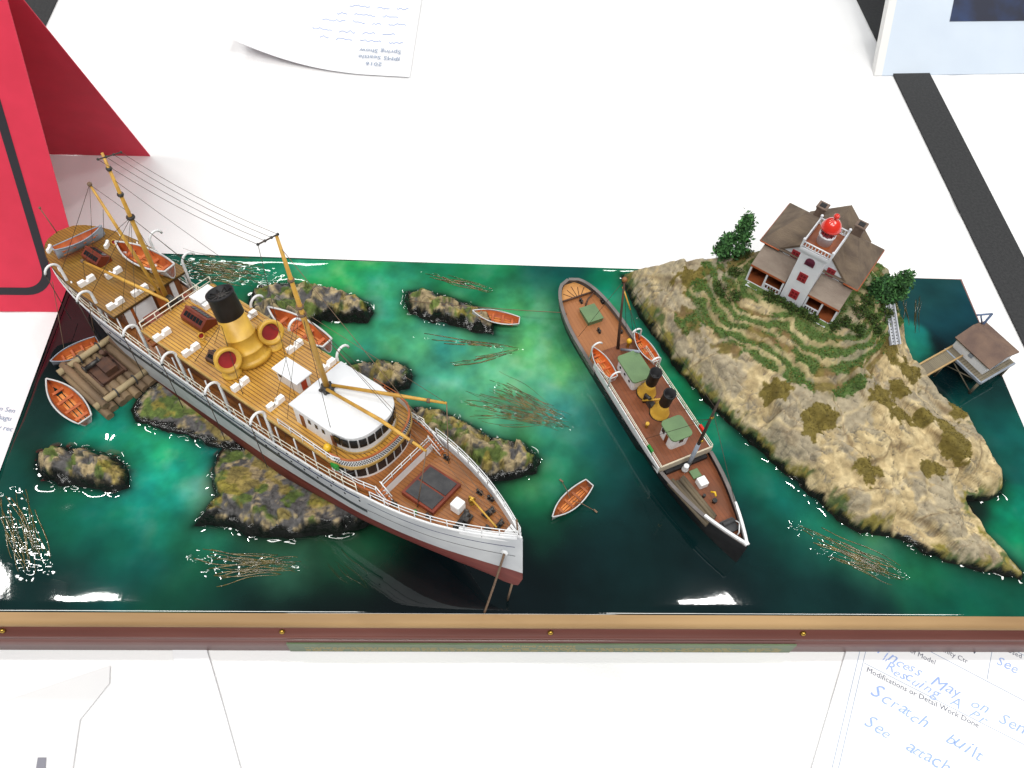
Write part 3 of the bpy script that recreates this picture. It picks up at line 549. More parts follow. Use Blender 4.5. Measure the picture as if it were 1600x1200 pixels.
for x in xs_:
    zt, zb, zk = ztop(x), zboot(x), zkeel(x); zz = np.linspace(zt, zb, 9); zl = zb+(zk-zb)*np.linspace(0, 1, 9)**1.4
    R_ = [(x, -side(x, z)-.05, z) for z in zz]; up.append((R_, [(x, -p[1], p[2]) for p in R_]))
    R_ = [(x, -side(x, z)*(1 if i < 8 else .02)-.05, z) for i, z in enumerate(zl)]; dn.append((R_, [(x, -p[1], p[2]) for p in R_]))
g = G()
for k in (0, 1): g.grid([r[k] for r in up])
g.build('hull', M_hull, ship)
g = G()
for k in (0, 1): g.grid([r[k] for r in dn])
o = g.build('hull_bottom', M_red, ship); o['label'] = 'red painted underwater hull'
def belt(za, zb, x0, x1, m, name, off=.35, n=60, sides=(-1, 1)):
    for sd in sides:
        P = []
        for x in np.linspace(x0, x1, n):
            z1 = za(x); z0 = zb(x); P.append([(x, sd*(side(x, z0)-.2), z0), (x, sd*(side(x, z0)+off), z0), (x, sd*(side(x, z1)+off), z1), (x, sd*(side(x, z1)-.2), z1)])
        g = G().grid(P, False); g.add(P[0], [(0, 1, 2, 3)]); g.add(P[-1], [(0, 1, 2, 3)]); g.build(name, m, ship)
belt(lambda x: -25.2+(x-160)*.012, lambda x: -27.6+(x-160)*.012, 62, 262, mat('strake_grey', (.03, .035, .04), rough=.5), 'rubbing_strake', .5)
belt(lambda x: ztop(x)-4.6, lambda x: ztop(x)-5.4, 8, 262, M_navy, 'sheer_line', .25)
belt(lambda x: ztop(x)+.5, lambda x: ztop(x)-.5, -1, 335, M_white, 'gunwale', .55, 90)
belt(lambda x: ztop(x)-7.4, lambda x: ztop(x)-7.8, 266, 334, M_navy, 'plate_seam', .15)
belt(lambda x: ztop(x)-16.5+(x-266)*.02, lambda x: ztop(x)-16.9+(x-266)*.02, 262, 334, M_hatch, 'plate_seam', .12)
for row in ((12, 9, 250, 23), (30, 13, 250, 12)):
    pass
def port(q): q.lathe([(.62, -.5), (.62, .18), (.45, .2)], axis=(0, -1, 0), n=10)
sp = [(x, -side(x, ztop(x)-8.5)-.05, ztop(x)-8.5) for x in np.arange(40, 262, 9.2)]+[(x, -side(x, ztop(x)-2.3)-.05, ztop(x)-2.3) for x in np.arange(150, 262, 8)]
repeat(port, sp, ship, 'porthole', M_glass)
# hawse pipe and anchor cable down to the water
hp = sr((786, 862), 1, -4.5); hx_ = float(np.clip(hp[0], 322, 333)); hz_ = ztop(hx_)-13; hy_ = -side(hx_, hz_)
g = G(); g.lathe([(1.0, -.6), (1.7, .2), (1.5, 1.0), (.8, 1.0)], (hx_, hy_, hz_), (.25, -1, -.15), 12); g.build('hawse_pipe', M_white, ship)
c0 = sw((hx_+.3, hy_-.8, hz_-.3)); c1 = W(757, 957, .3)
g = G(); pts = [SBm @ ((c0*(1-t)+c1*t)-np.array([0, 0, 7*t*(1-t)])-SO) for t in np.linspace(0, 1, 14)]; g.tube(pts, .55, 6); g.build('anchor_cable', mat('rope', (.20, .12, .07), (.13, .08, .05), 500, .8, bump=.6, bscale=900), ship)
k0 = SBm @ (W(793, 938, -.3)-SO); g = G(); g.tube([k0, (331, 0, -47)], .55, 6); g.build('keel_prop', M_linel, ship)
# decks
def outline(x0, x1, inset, n=40, f=hb):
    X_ = np.linspace(x0, x1, n); L_ = [(x, max(f(x)-inset, .05)) for x in X_]
    return [(x, -y) for x, y in L_]+[(x, y) for x, y in L_[::-1]]
def zfd(x, y=0): return float(np.interp(x, [262, 337], [-10, -5.0]))
g = G(); g.prism(outline(4, 267, .6), lambda x, y: ztop(x)-2.0, lambda x, y: ztop(x)-.9); g.build('main_deck', M_deckf, ship)
g = G(); g.prism(outline(262, 334.5, .7), lambda x, y: zfd(x)-1, zfd); g.build('fore_deck', M_deckf, ship)
g = G(); g.prism(outline(-3.2, 86, -.1), lambda x, y: -1.0, lambda x, y: .25); g.build('stern_deck', M_decko, ship)
g = G(); g.wall(outline(-3.1, 20, .15)[::-1], lambda x, y: ztop(x)-.4, -.95, .6); g.build('stern_plating', M_hull, ship)
g = G(); g.wall(outline(-3.25, 86, -.3, 60), -1.1, -.1, .5); g.build('deck_edge', mat('edge_dark', (.06, .035, .012), rough=.5), ship)
BD = 4.0
def front_curve(x0, r, w_, n=17, p=2.3): return [(x0+r*(1-abs(v)**p)**(1/p), w_*v) for v in np.linspace(-1, 1, n)]
bd = [(110.5, 22.6), (110.5, -22.6)]+front_curve(247, 18, 22.6)
g = G(); g.prism(bd, BD-1.1, BD); g.build('boat_deck', M_deckg, ship)
g = G(); g.wall(bd+[bd[0]], BD-1.25, BD+.12, .7); g.build('deck_edge', mat('edge_yellow', (.46, .30, .09), (.36, .22, .06), 100, .5), ship)
# lower deckhouses
ld = [(114, 17.5), (114, -17.5)]+front_curve(246, 14, 17.5)
g = G(); g.prism(ld, lambda x, y: ztop(min(x, 250))-1.0, BD-1.0); g.build('deckhouse', mat('panelled_wood', (.20, .07, .02), (.10, .035, .012), 90, .5, stretch=(1, 1, .3)), ship)
g = G(); g.wall(front_curve(246.5, 17.3, 20.8, 41), -8.5, BD-1.0, .5); hl = g.build('saloon_front', M_white, ship)
def windows(curve, z0, z1, frac, name, parent, n, w_, m=M_glass):
    C_ = np.array(curve); seg = np.r_[0, np.cumsum(np.linalg.norm(np.diff(C_, axis=0), axis=1))]
    for i in range(n):
        s0 = seg[-1]*(frac[0]+(frac[1]-frac[0])*(i+.5)/n); P = []
        for q in np.linspace(s0-w_/2, s0+w_/2, 4): P.append((np.interp(q, seg, C_[:, 0]), np.interp(q, seg, C_[:, 1])))
        g = G(); g.wall(P, z0, z1, .5); g.build(name, m, parent)
windows(front_curve(246.5, 17.6, 21.1, 81), -4.4, 2.2, (.03, .97), 'window', hl, 12, 4.1)
g = G(); g.wall(front_curve(246.5, 17.8, 21.3, 41), -7.4, -6.4, .5); g.build('sill_moulding', M_trimor, hl)
g = G(); g.prism([(12, 14)]+[(12, -14)]+[(84, -18), (84, 18)], lambda x, y: ztop(x)-1, -.9); g.build('deckhouse', MATS['panelled_wood'], ship)
g = G(); g.box((84.4, -6, -8.0), (.8, 12, 12)); g.box((84.4, 13, -8), (.8, 3, 12)); g.box((84.4, -15.4, -8), (.8, 4.2, 12)); g.build('white_bulkhead', M_white, ship)
g = G(); g.box((84.5, 4, -8), (1, 4.5, 12)); g.box((84.5, -13, -8), (1, 1.5, 12)); g.box((107, 0, -12), (1.2, 40, 1.6)); g.box((107, 0, -7), (1.2, 42, 1.2)); g.build('teak_rail', M_trimor, ship)
g = G(); g.box((96, -8, -10.5), (9, 8, 9)); g.box((97, 11, -10.5), (8, 7, 8)); g.build('companion_box', M_redwood, ship)
# forward upper deck with white break wall
def fbx(x): return hb(x)-.6
g = G(); g.prism([(248, -22.3), (262, -21.3), (271.2, -19.4), (271.2, 19.4), (262, 21.3), (248, 22.3)], -8.6, -6.2); g.build('upper_deck', M_deckf, ship)
g = G(); g.box((271.7, 0, -7.3), (.9, 33, 6.2)); g.build('break_wall', M_white, ship)
g = G(); g.box((271.5, 0, -3.9), (1.3, 33.2, .6)); g.wall([(244, -22.4), (262, -21.2), (271, -19.3)], -4.4, -3.5, .7); g.wall([(244, 22.4), (262, 21.2), (271, 19.3)], -4.4, -3.5, .7); g.build('rail_cap', M_trimor, ship)
for sd in (-1, 1):
    q = G()
    for dy in (-1.5, 1.5): q.tube([(271, sd*17.4+dy, -3.6), (277.5, sd*17.4+dy, zfd(276)+.3)], .3, 5); q.tube([(270.5, sd*17.4+dy, .8), (277, sd*17.4+dy, zfd(276)+4)], .25, 5)
    o = q.build('stair', M_white, ship)
    for k in range(5):
        t = (k+.5)/5; q = G(); q.box((271+6.5*t, sd*17.4, -3+(zfd(276)+3.3)*t), (1.2, 3, .3)); q.build('tread', M_trimor, o)
# railings
def railing(paths, name, m, hgt, bars, step, parent, r=.22, cap=None):
    g0 = G()
    for P in paths:
        for b in bars: g0.tube([(p[0], p[1], p[2]+hgt*b) for p in P], r, 5)
    o = g0.build(name, m, parent); pts = []
    for P in paths:
        A_ = np.array(P); sg = np.r_[0, np.cumsum(np.linalg.norm(np.diff(A_, axis=0), axis=1))]; k = max(1, int(round(sg[-1]/step)))
        for i in range(k+1): pts.append([np.interp(sg[-1]*i/k, sg, A_[:, c]) for c in range(3)])
    repeat(lambda q: q.tube([(0, 0, -.3), (0, 0, hgt)], r*1.15, 5), pts, o, 'stanchion', m); return o
M_rail = mat('rail_cream', (.78, .74, .62), rough=.45)
for sd in (-1, 1):
    railing([[(x, sd*(hb(x)-.3), ztop(x)+.4) for x in np.linspace(24, 262, 40)]], 'railing', M_rail, 6.6, (.5, 1), 8.5, ship)
    railing([[(x, sd*max(hb(x)-.2, .4), ztop(x)+.4) for x in np.linspace(270, 335, 24)]], 'railing', M_white, 5.2, (.55, 1), 7.5, ship)
railing([[(111, -22, BD), (111, 22, BD)]], 'railing', M_rail, 5.5, (.45, 1), 9, ship, .28)
railing([[(271.5, -15.6, -3.6), (271.5, 15.6, -3.6)], [(247, -22.2, -3.6), (262, -21.2, -3.6), (271, -19.2, -3.6)], [(247, 22.2, -3.6), (262, 21.2, -3.6), (271, 19.2, -3.6)]], 'railing', M_white, 4.5, (.5, 1), 6, ship)
railing([[(214, -22.2, BD), (249, -22.2, BD), (253, -21.0, BD)]], 'railing', M_white, 4.8, (.5, 1), 8, ship)
railing([[(232, 22.2, BD), (249, 22.2, BD), (253, 21.0, BD)]], 'railing', M_trimor, 4.8, (.5, 1), 8, ship)
# posts between main deck and boat deck
sp = [(x, sd*22.0, ztop(x)-.9) for sd in (-1, 1) for x in np.arange(118, 250, 13)]+[(x, sd*(hb(x)-1.6), ztop(x)-.9) for sd in (-1, 1) for x in (30, 44, 58, 72, 84)]
repeat(lambda q: q.tube([(0, 0, 0), (0, 0, 14)], .42, 6), [s_ for s_ in sp if 14+s_[2] < 5], ship, 'deck_post', M_white)
# bulwark inside bow
g = G(); g.wall([(x, -max(hb(x)-.5, .3)) for x in np.linspace(312, 335.5, 14)], lambda x, y: zfd(x), lambda x, y: ztop(x)+1.6, .7); g.wall([(x, max(hb(x)-.5, .3)) for x in np.linspace(312, 335.5, 14)], lambda x, y: zfd(x), lambda x, y: ztop(x)+1.6, .7); g.build('bulwark', M_white, ship)
g = G(); g.prism([(329, -2.6), (336.6, -.3), (336.6, .3), (329, 2.6)], -4.4, -1.0); g.build('bow_cap', M_white, ship)
g = G(); g.tube([(334.5, 0, -2), (333.8, 0, 10)], .4, 6); g.build('jackstaff', M_linel, ship)
# bridge
def bridge_outline(x0, xf, w_, r): return [(x0, w_), (x0, -w_)]+front_curve(xf, r, w_, 21, 2.6)
g = G(); g.prism(bridge_outline(219, 243, 15.8, 15.6), BD, 15.6); wh = g.build('wheelhouse', M_white, ship)
fc = front_curve(243, 15.9, 16.1, 61, 2.6)
windows(fc, 9.2, 14.0, (.03, .97), 'window', wh, 12, 3.4)
for sd in (-1, 1):
    for x in (229, 233.5, 238): q = G(); q.box((x, sd*15.8, 11.2), (1.6, .4, 2.6)); q.build('window', M_glass, wh)
    for x in (224, 244): q = G(); q.box((x, sd*15.8, 8.2), (2.6, .5, 8)); o = q.build('door', M_wood, wh)
g = G(); g.wall(front_curve(243, 16.0, 16.2, 31, 2.6), 5.0, 5.9, .5); g.build('sill_moulding', mat('edge_yellow', (1, 1, 1)), wh)
RP = bridge_outline(217.5, 243, 16.5, 15.9)
g = G(); n_ = len(RP); cx_ = 238
for sc, z in ((1, 15.6), (1, 16.3), (.985, 16.55), (.5, 17.0), (.02, 17.15)):
    g.v += [(cx_+(x-cx_)*sc, y*sc, z) for x, y in RP]
for k in range(4):
    for i in range(n_): g.f.append((k*n_+i, k*n_+(i+1) % n_, (k+1)*n_+(i+1) % n_, (k+1)*n_+i)); g.s.append(k > 1)
g.f.append(tuple(range(n_))); g.s.append(False); g.build('bridge_roof', M_roofw, ship)
g = G(); g.wall(front_curve(247, 17.6, 21.6, 41), BD-.2, BD+4.2, .5); dg = g.build('bridge_dodger', M_white, ship)
g = G(); g.wall(front_curve(247, 17.7, 21.7, 41), BD+4.2, BD+4.8, .9); g.build('rail_cap', M_trimor, dg)
Cc = np.array(front_curve(247, 17.95, 21.95, 81)); sg = np.r_[0, np.cumsum(np.linalg.norm(np.diff(Cc, axis=0), axis=1))]; g = G()
for row in (1.1, 2.1, 3.1):
    for q in np.arange(3+(row == 2.1)*.55, sg[-1]-3, 1.15): g.box((np.interp(q, sg, Cc[:, 0]), np.interp(q, sg, Cc[:, 1]), BD+row), (.45, .45, .45))
tag(g.build('pierced_holes', M_hatch, dg), kind='stuff')
# side lights at the bridge wings
for sd, c, nm in ((-1, (.02, .22, .03), 'green_side_light'), (1, (.6, .02, .01), 'red_side_light')):
    q = G(); q.box((250, sd*22.6, BD-1.5), (4, 1.4, 2.6)); q.box((251, sd*22.9, BD-1.2), (1.6, 1.6, 1.8)); q.build('side_light', mat(nm, c, rough=.3), ship)
q = G(); q.lathe([(1.0, 0), (1.0, 2.4), (1.8, 2.6), (1.9, 4.2), (1.3, 5.4), (.01, 5.8)], (243.5, -19.5, BD), n=10); q.build('searchlight', mat('bright_yellow', (.75, .45, .02), rough=.35), ship)
# small white house behind the bridge
g = G(); g.box((200, .3, 7.9), (14.5, 7.4, 7.8)); sh = g.build('chart_house', M_white, ship)
g = G(); g.box((200, .3, 12.1), (17.5, 9.6, .7)); g.build('house_roof', M_roofw, sh)
g = G(); g.box((207.4, .3, 7.6), (.4, 3.0, 6)); g.build('door', mat('door_red', (.36, .045, .02), rough=.5), sh)
g = G(); g.box((195, -3.5, 9), (1.6, .4, 1.8)); g.build('window', M_glass, sh)
# funnel
ax = np.array([-9., 0, 40]); ax /= np.linalg.norm(ax)
g = G(); g.lathe([(10.6, -1), (10.6, 1.6), (9.9, 1.9), (9.6, 2.6), (9.2, 5.8), (9.5, 6.1), (9.4, 6.7), (8.9, 7), (7.6, 13.6), (7.9, 13.9), (7.8, 14.5), (7.2, 14.7), (6.5, 27)], (169, -.6, BD), ax, 28); fn = g.build('funnel', M_yel, ship)
g = G(); g.lathe([(6.5, 25.0), (6.75, 25.2), (6.5, 37.0), (6.8, 37.2), (6.8, 38.2), (6.0, 38.2), (5.8, 32), (.01, 32)], (169, -.6, BD), ax, 28); ft = g.build('funnel_cap', M_black, fn)
ctop = np.array([169, -.6, BD])+ax*36.8; u_ = np.array([0, 1., 0]); v_ = np.cross(ax, u_); g = G()
for k in range(5):
    t = math.pi*k/5; d_ = math.cos(t)*u_+math.sin(t)*v_; g.tube([ctop-d_*6.2, ctop+d_*6.2], .32, 5)
g.lathe([(2.0, -.3), (2.0, .3), (1.5, .3), (1.5, -.3), (2.0, -.3)], ctop, ax, 14); g.build('funnel_grille', M_gun, fn)
g = G(); g.tube([(176.5, -3, BD), (168.5, -4.8, 20), (163.5, -4.0, 34)], .55, 6); g.build('steam_pipe', M_yel, fn)
# cowl ventilators
def cowl(x, y, z0, s_, dirn, m, name='cowl_vent'):
    d_ = np.array(dirn, float); d_ /= np.linalg.norm(d_); c_ = np.array([x, y, z0+1.75*s_])
    g = G(); g.lathe([(.74*s_, 0), (.78*s_, .18*s_), (.66*s_, .22*s_), (.66*s_, 1.2*s_)], (x, y, z0), n=18)
    pr = [(.01, -1.0*s_)]+[(1.0*s_*math.sin(a), -1.0*s_*math.cos(a)) for a in np.linspace(.25, 1.45, 7)]+[(1.02*s_, .35*s_), (1.08*s_, .5*s_), (1.02*s_, .62*s_), (.78*s_, .62*s_), (.70*s_, .2*s_)]
    g.lathe(pr, c_, d_, 22); o = g.build(name, m, ship)
    g = G(); g.lathe([(.78*s_, .22*s_), (.72*s_, .15*s_), (.01, .05*s_)], c_, d_, 18); g.build('cowl_mouth', M_cowlred, o); return o
cowl(171.5, -14.3, BD, 6.1, (.9, -.28, .42), M_yel); cowl(173.5, 10.6, BD, 6.1, (.9, -.25, .42), M_yel)
cowl(141, -8.0, BD, 1.75, (.9, -.2, .35), M_yel); cowl(36, 12.5, .3, 1.6, (.8, -.5, .3), M_spar)
# skylights
def skylight(x, y, z, lx, ly, h, rz=0, m=M_redwood):
    g = G(); P = [(-lx/2, -ly/2), (lx/2, -ly/2), (lx/2, ly/2), (-lx/2, ly/2)]
    v_ = [(a, b, 0) for a, b in P]+[(a, b, h*.5) for a, b in P]+[(-lx/2, 0, h), (lx/2, 0, h)]
    g.add(v_, [(0, 1, 5, 4), (1, 2, 6, 9, 5), (2, 3, 7, 6), (3, 0, 4, 8, 7), (4, 5, 9, 8), (7, 8, 9, 6)]); g.box((0, 0, h+.05), (lx*1.04, .9, .5)); o = g.build('skylight', m, ship); o.location = Vector((x, y, z))*S; o.rotation_euler = (0, 0, rz)
    sl = math.atan2(h*.5, ly/2)
    for sd in (-1, 1):
        for k in range(6):
            q = G(); Rm = [[1, 0, 0], [0, math.cos(sd*-sl), -math.sin(sd*-sl)], [0, math.sin(sd*-sl), math.cos(sd*-sl)]]
            q.box((-lx*.34+lx*.136*k, sd*ly*.27, h*.745), (lx*.105, ly*.28, .35), Rm); q.build('pane', M_glass, o)
    return o
skylight(129.5, -.5, BD, 17, 9.5, 6.5); skylight(38.5, -1.2, .25, 15, 9, 6)
skylight(158.5, -12.5, BD, 9, 7, 4.5, .1, M_rust)
# lifeboat chocks
def chock(q):
    for sd in (-1, 1): q.add([(x, sd*y, z) for x in (-1.25, 1.25) for y, z in ((0, 0), (4.7, 0), (4.7, 2.9), (1.1, 2.9), (.5, 1.4), (0, 1.2))], [(0, 1, 2, 3, 4, 5), (11, 10, 9, 8, 7, 6), (0, 6, 7, 1), (1, 7, 8, 2), (2, 8, 9, 3), (3, 9, 10, 4), (4, 10, 11, 5)])
sp = [(51, -16, .25), (57, -3, .25), (81, -3.2, .25), (79.5, -17.4, .25), (123, -18.6, BD), (143.5, -16.6, BD), (181, -17, BD), (203.5, -14.8, BD), (183, 16, BD), (205.5, 16.7, BD), (124, 11.5, BD), (148, 16.5, BD)]
repeat(chock, sp, ship, 'boat_chock', mat('chock_white', (.86, .86, .86), rough=.5))
def cbox(q): q.box((0, 0, 1.6), (4.2, 12, 3.2)); q.box((0, 0, 3.4), (4.6, 12.4, .5))
repeat(cbox, [(115.5, 12.6, BD), (120, 13, BD)], ship, 'deck_locker', M_white)
# davits
def davit_path(sd): return [(0, 0, 0), (0, 0, 14), (0, sd*.1, 21)]+[(0, sd*(4.2-4.2*math.cos(a)), 21+4.6*math.sin(a)) for a in np.linspace(.3, 2.9, 8)]
STD = [40, 69, 108, 139, 172, 205]; PTD = [58, 86, 142, 171, 206]
repeat(lambda q: q.tube(davit_path(-1), [.85, .85, .8]+[.7]*8, 7), [(x, -(hb(x)-.8), ztop(x)-.5) for x in STD], ship, 'davit', M_white)
repeat(lambda q: q.tube(davit_path(1), [.85, .85, .8]+[.7]*8, 7), [(x, hb(x)-.8, ztop(x)-.5) for x in PTD], ship, 'davit', M_white)
def wire(pts, m=M_line, r=.15, name='rigging_line', sag=0, parent=None):
    if len(pts) == 2 and sag: a_, b_ = map(np.array, pts); pts = [a_*(1-t)+b_*t-np.array([0, 0, sag*4*t*(1-t)]) for t in np.linspace(0, 1, 9)]
    G().tube(pts, r, 4).build(name, m, parent or ship)
for i, x in enumerate(STD):
    tip = (x, -(hb(x)-.8)-8.3, ztop(x)+21.5); wire([tip, (x, tip[1], tip[2]-33+random.uniform(-3, 3))], r=.22, name='boat_fall'); q = G(); q.ball((x, tip[1], tip[2]-.6), .8, 8); q.build('block', M_gun, ship)
# hatch, winch cover and windlass on the fore deck
hz0 = zfd(288); g = G(); g.box((287.5, -1.8, hz0+1.3), (18.5, 19, 2.6)); hc = g.build('hatch', M_redwood, ship)
for sy in (-1, 1): g = G(); g.box((287.5, -1.8+sy*4.45, hz0+2.75), (15.6, 7.9, .5)); g.build('hatch_cover', M_hatch, hc)
g = G(); g.box((303.5, -2.4, zfd(303)+2.7), (5, 5.2, 5.4)); o = g.build('winch_cover', mat('chock_white', (1, 1, 1)), ship); bv = o.modifiers.new('bev', 'BEVEL'); bv.width = .0007; bv.segments = 3
def windlass(x, y, s_=1, rz=0):
    q = G(); z = zfd(x); q.box((0, 0, .7*s_), (4.5*s_, 9*s_, 1.4*s_)); q.lathe([(1.6*s_, -3.6*s_), (1.9*s_, -3.2*s_), (1.2*s_, -2.6*s_), (1.2*s_, 2.6*s_), (1.9*s_, 3.2*s_), (1.6*s_, 3.6*s_)], (0, 0, 2.6*s_), (0, 1, 0), 12); q.box((1.6*s_, 0, 2.6*s_), (2*s_, 2.4*s_, 3.4*s_)); q.lathe([(1.0*s_, -5.2*s_), (1.4*s_, -4.7*s_), (.8*s_, -4.2*s_), (.8*s_, 4.2*s_), (1.4*s_, 4.7*s_), (1.0*s_, 5.2*s_)], (-1.2*s_, 0, 1.9*s_), (0, 1, 0), 10)
    o = q.build('windlass', M_gun, ship); o.location = Vector((x, y, z))*S; o.rotation_euler = (0, 0, rz)
windlass(310, -6.5, 1.0, .15); windlass(316, 3.5, .62, -.2); windlass(321, -5.0, .6, .2); windlass(323.5, 1.4, .5)
def boll(q): 
    for a_ in (-.9, .9): q.lathe([(.55, 0), (.5, 1.6), (.8, 1.9), (.75, 2.4), (.01, 2.5)], (a_, 0, 0), n=8)
    q.box((0, 0, .2), (3.2, 1.4, .4))
repeat(boll, [(296, -13.2, zfd(296)), (306, 9.5, zfd(306)), (279, -17, zfd(279)), (281, 16, zfd(281)), (312, 9.6, zfd(312))], ship, 'bollard', M_gun)
cowl(306.5, 3.4, zfd(306), 1.6, (-.3, .9, .3), M_brass)
g = G(); g.tube([(305, 3.6, zfd(305)+4.2), (324, -1.2, zfd(324)+2.2)], .45, 6); g.build('cat_davit', M_yel, ship)
g = G(); g.lathe([(.8, 0), (.8, 3.0), (.3, 3.6)], (290, -15.2, zfd(290)), n=8); g.build('green_lamp', mat('green_side_light', (0, 0, 0)), ship)
# masts and booms
FMb, FMt = (226, 0, 17), (219.2, 0, 101); g = G(); g.tube([FMb, (222.5, 0, 58), FMt], [1.45, 1.2, .65], 10); fm = g.build('foremast', M_spar, ship)
g = G(); g.lathe([(3.0, -.4), (3.0, 1.6), (2.2, 2.6)], (226, 0, 17), n=12)
for t in np.linspace(0, 6.28, 7)[:-1]: g.ball((226+3.3*math.cos(t), 3.3*math.sin(t), 17.9), .9, 7)
g.build('mast_collar', M_gun, fm)
for px, nm in (((666, 705), 14.), ((698, 630), 14.)):
    e = sr(px, 2, 20.0); q = G(); q.tube([(227.5, math.copysign(1.6, e[1]), 19.5), (227.5*.45+e[0]*.55, e[1]*.55, 20.5), e], [.78, .92, .6], 8); o = q.build('boom', M_spar, fm)
    d_ = e-np.array([227.5, 0, 19.5]); d_ /= np.linalg.norm(d_); q = G(); q.tube([e-d_*9, e-d_*7.6], 1.15, 8); q.build('boom_band', M_linel, o)
MMb, MMt = (102.5, 0, -10), (100.3, 0, 92); g = G(); g.tube([MMb, (101, 0, 50), MMt], [1.4, 1.15, .65], 10); mm = g.build('mainmast', M_spar, ship)
g = G(); g.tube([(109, -.5, 6), (103.5, .5, 6)], 2.0, 8); g.ball((108.5, -3, 6), 1.6, 8); g.ball((109.2, 3, 6), 1.7, 8); g.build('mast_collar', M_gun, mm)
for zc, rc in ((57, 1.9), (70, 1.35), (84, 1.2)): g = G(); g.lathe([(rc, -.8), (rc+.3, 0), (rc, .8)], (101-(zc-50)*.016, 0, zc), n=10); g.build('mast_band', M_gun, mm)
for zc, rc in ((62, 1.8), (66, 1.7), (80, 1.4)): g = G(); g.lathe([(rc, -.6), (rc+.1, 0), (rc, .6)], (222.3-(zc-58)*.075, 0, zc), n=10); g.build('mast_band', M_linel, fm)
e1 = sr((140, 288), 1, -2); e2 = sr((129, 408), 2, 7)
for e, b_ in ((e1, (98.5, -1, 5)), (e2, (108.5, -1.2, 6.5))):
    q = G(); q.tube([b_, (np.array(b_)+e)/2, e], [.8, .95, .6], 8); o = q.build('boom', M_spar, mm); q = G(); q.ball(e, 1.25, 8); q.build('boom_band', M_linel, o)
# wireless spreaders and aerials
fa, fb_ = sr((434, 366), 1, 1.0), sr((403, 382), 1, -13); ma, mb = sr((189, 238), 1, 7), sr((153, 249), 1, -8)
for a_, b_, par in ((fa, fb_, fm), (ma, mb, mm)):
    q = G(); q.tube([a_, b_], .32, 6); o = q.build('spreader', M_line, par)
    for t in (0, .33, .66, 1): q = G(); q.ball(a_*(1-t)+b_*t, .62, 7); q.build('insulator', M_gun, o)
for t in (0, .33, .66, 1): wire([ma*(1-t)+mb*t, fa*(1-t)+fb_*t], r=.13, sag=3, name='aerial_wire')
wire([fb_, (210, -8, BD)], r=.13)
# stays
J = np.array
wire([(222, 0, 62), (252, -21.5, -4)], r=.13); wire([(222, 0, 62), (246, 21.5, BD)], r=.13); wire([(221.5, 0, 66), (200, -22, -12)], r=.13); wire([(221.5, 0, 66), (196, 22, BD)], r=.13); wire([(221.5, 0, 66), (212, -22, -12)], r=.13)
wire([(222, 0, 64), sr((666, 705), 2, 20)], r=.12); wire([(222, 0, 64), sr((698, 630), 2, 20)], M_linel, .12); wire([(219.5, 0, 96), (333, 0, -1)], M_linel, .14, sag=1); wire([(221.8, 0, 63), (330, 0, -2)], M_linel, .12, sag=1)
wire([sr((698, 630), 2, 20), (284, 14, zfd(284)+1)], M_linel, .3); wire([sr((666, 705), 2, 20), (288, -12, zfd(288))], M_linel, .3)
wire([(101, 0, 57), (60, -19, .3)], r=.13); wire([(101, 0, 57), (64, 19, .3)], r=.13); wire([(101, 0, 57), (118, 22, BD)], r=.13); wire([(101, 0, 57), (124, 22, BD)], r=.13); wire([(101, 0, 57), (80, -21.5, -14)], r=.13); wire([(101, 0, 57), (96, -22, -14)], r=.13)
wire([(100.6, 0, 78), (222, 0, 62)], r=.12, sag=1); wire([e1, (48, -7, 8)], r=.14); wire([e1+J([2, 0, -14]), (36, 8, 8)], r=.14); wire([e1, (24, -20, -8)], r=.14); wire([e1, (101, 0, 60)], r=.12); wire([e2, (52, -20, -8)], r=.14); wire([e2, (101, 0, 57)], r=.12)
fc_ = J([169, -.6, BD])+ax*24
for a_ in ((150, -20, BD), (186, -20, BD), (150, 20, BD), (190, 20, BD), (148, -6, BD), (140, 14, BD)): wire([fc_+J([0, math.copysign(6.3, a_[1]), 0]), a_], r=.14)
g = G(); g.tube([(-2, -1, 0), (-7, -1.5, 16)], .3, 5); g.ball((-7, -1.5, 16), .8, 7); g.build('ensign_staff', M_linel, ship)
wire([sr((82, 440), 1, -20), SBm @ (W(100, 545, 2)-SO)], M_linel, .2, 'mooring_line'); wire([sr((138, 470), 1, -24), SBm @ (W(150, 535, 4)-SO)], M_linel, .2, 'mooring_line')
# boats carried by the steamer
def ship_boat(label, p0, p1, beam, depth, hm, tilt=0):
    lifeboat('lifeboat', label, sw(p0), sw(p1), beam, depth, hm, M_lining, tilt=tilt)
q0, q1 = sr((84, 391), 2, 8), sr((160, 356), 2, 8); ship_boat('grey lifeboat tipped on its side across the olive stern deck', q1, q0, 8.5, 6, M_boatg, -.25)
q0, q1 = sr((182, 381), 2, 7), sr((266, 421), 2, 7); ship_boat('white lifeboat with red brown lining chocked behind the raised yellow boom', q0, q1, 13, 6.5, M_boatw, .05)
q0, q1 = sr((450, 514), 1, 31), sr((534, 537), 1, 31)
ship_boat('white lifeboat slung outboard beside the small white deckhouse', (146, 30, q0[2]*.5+q1[2]*.5+1), (190, 30.5, q0[2]*.5+q1[2]*.5+1), 12, 6.5, M_boatw)
print('PORTBOAT', q0, q1, 'booms', e1, e2, 'hp', hp)
def bchock(q): q.box((0, 0, 1.2), (1.6, 4, 2.4)); q.ball((0, 2, 2.4), 1.1, 8)
repeat(bchock, [(10, -13, .25, .6), (33, 9, .25, .6), (48, 11, .25), (72, 12, .25)], ship, 'boat_cradle', mat('chock_white', (1, 1, 1)))
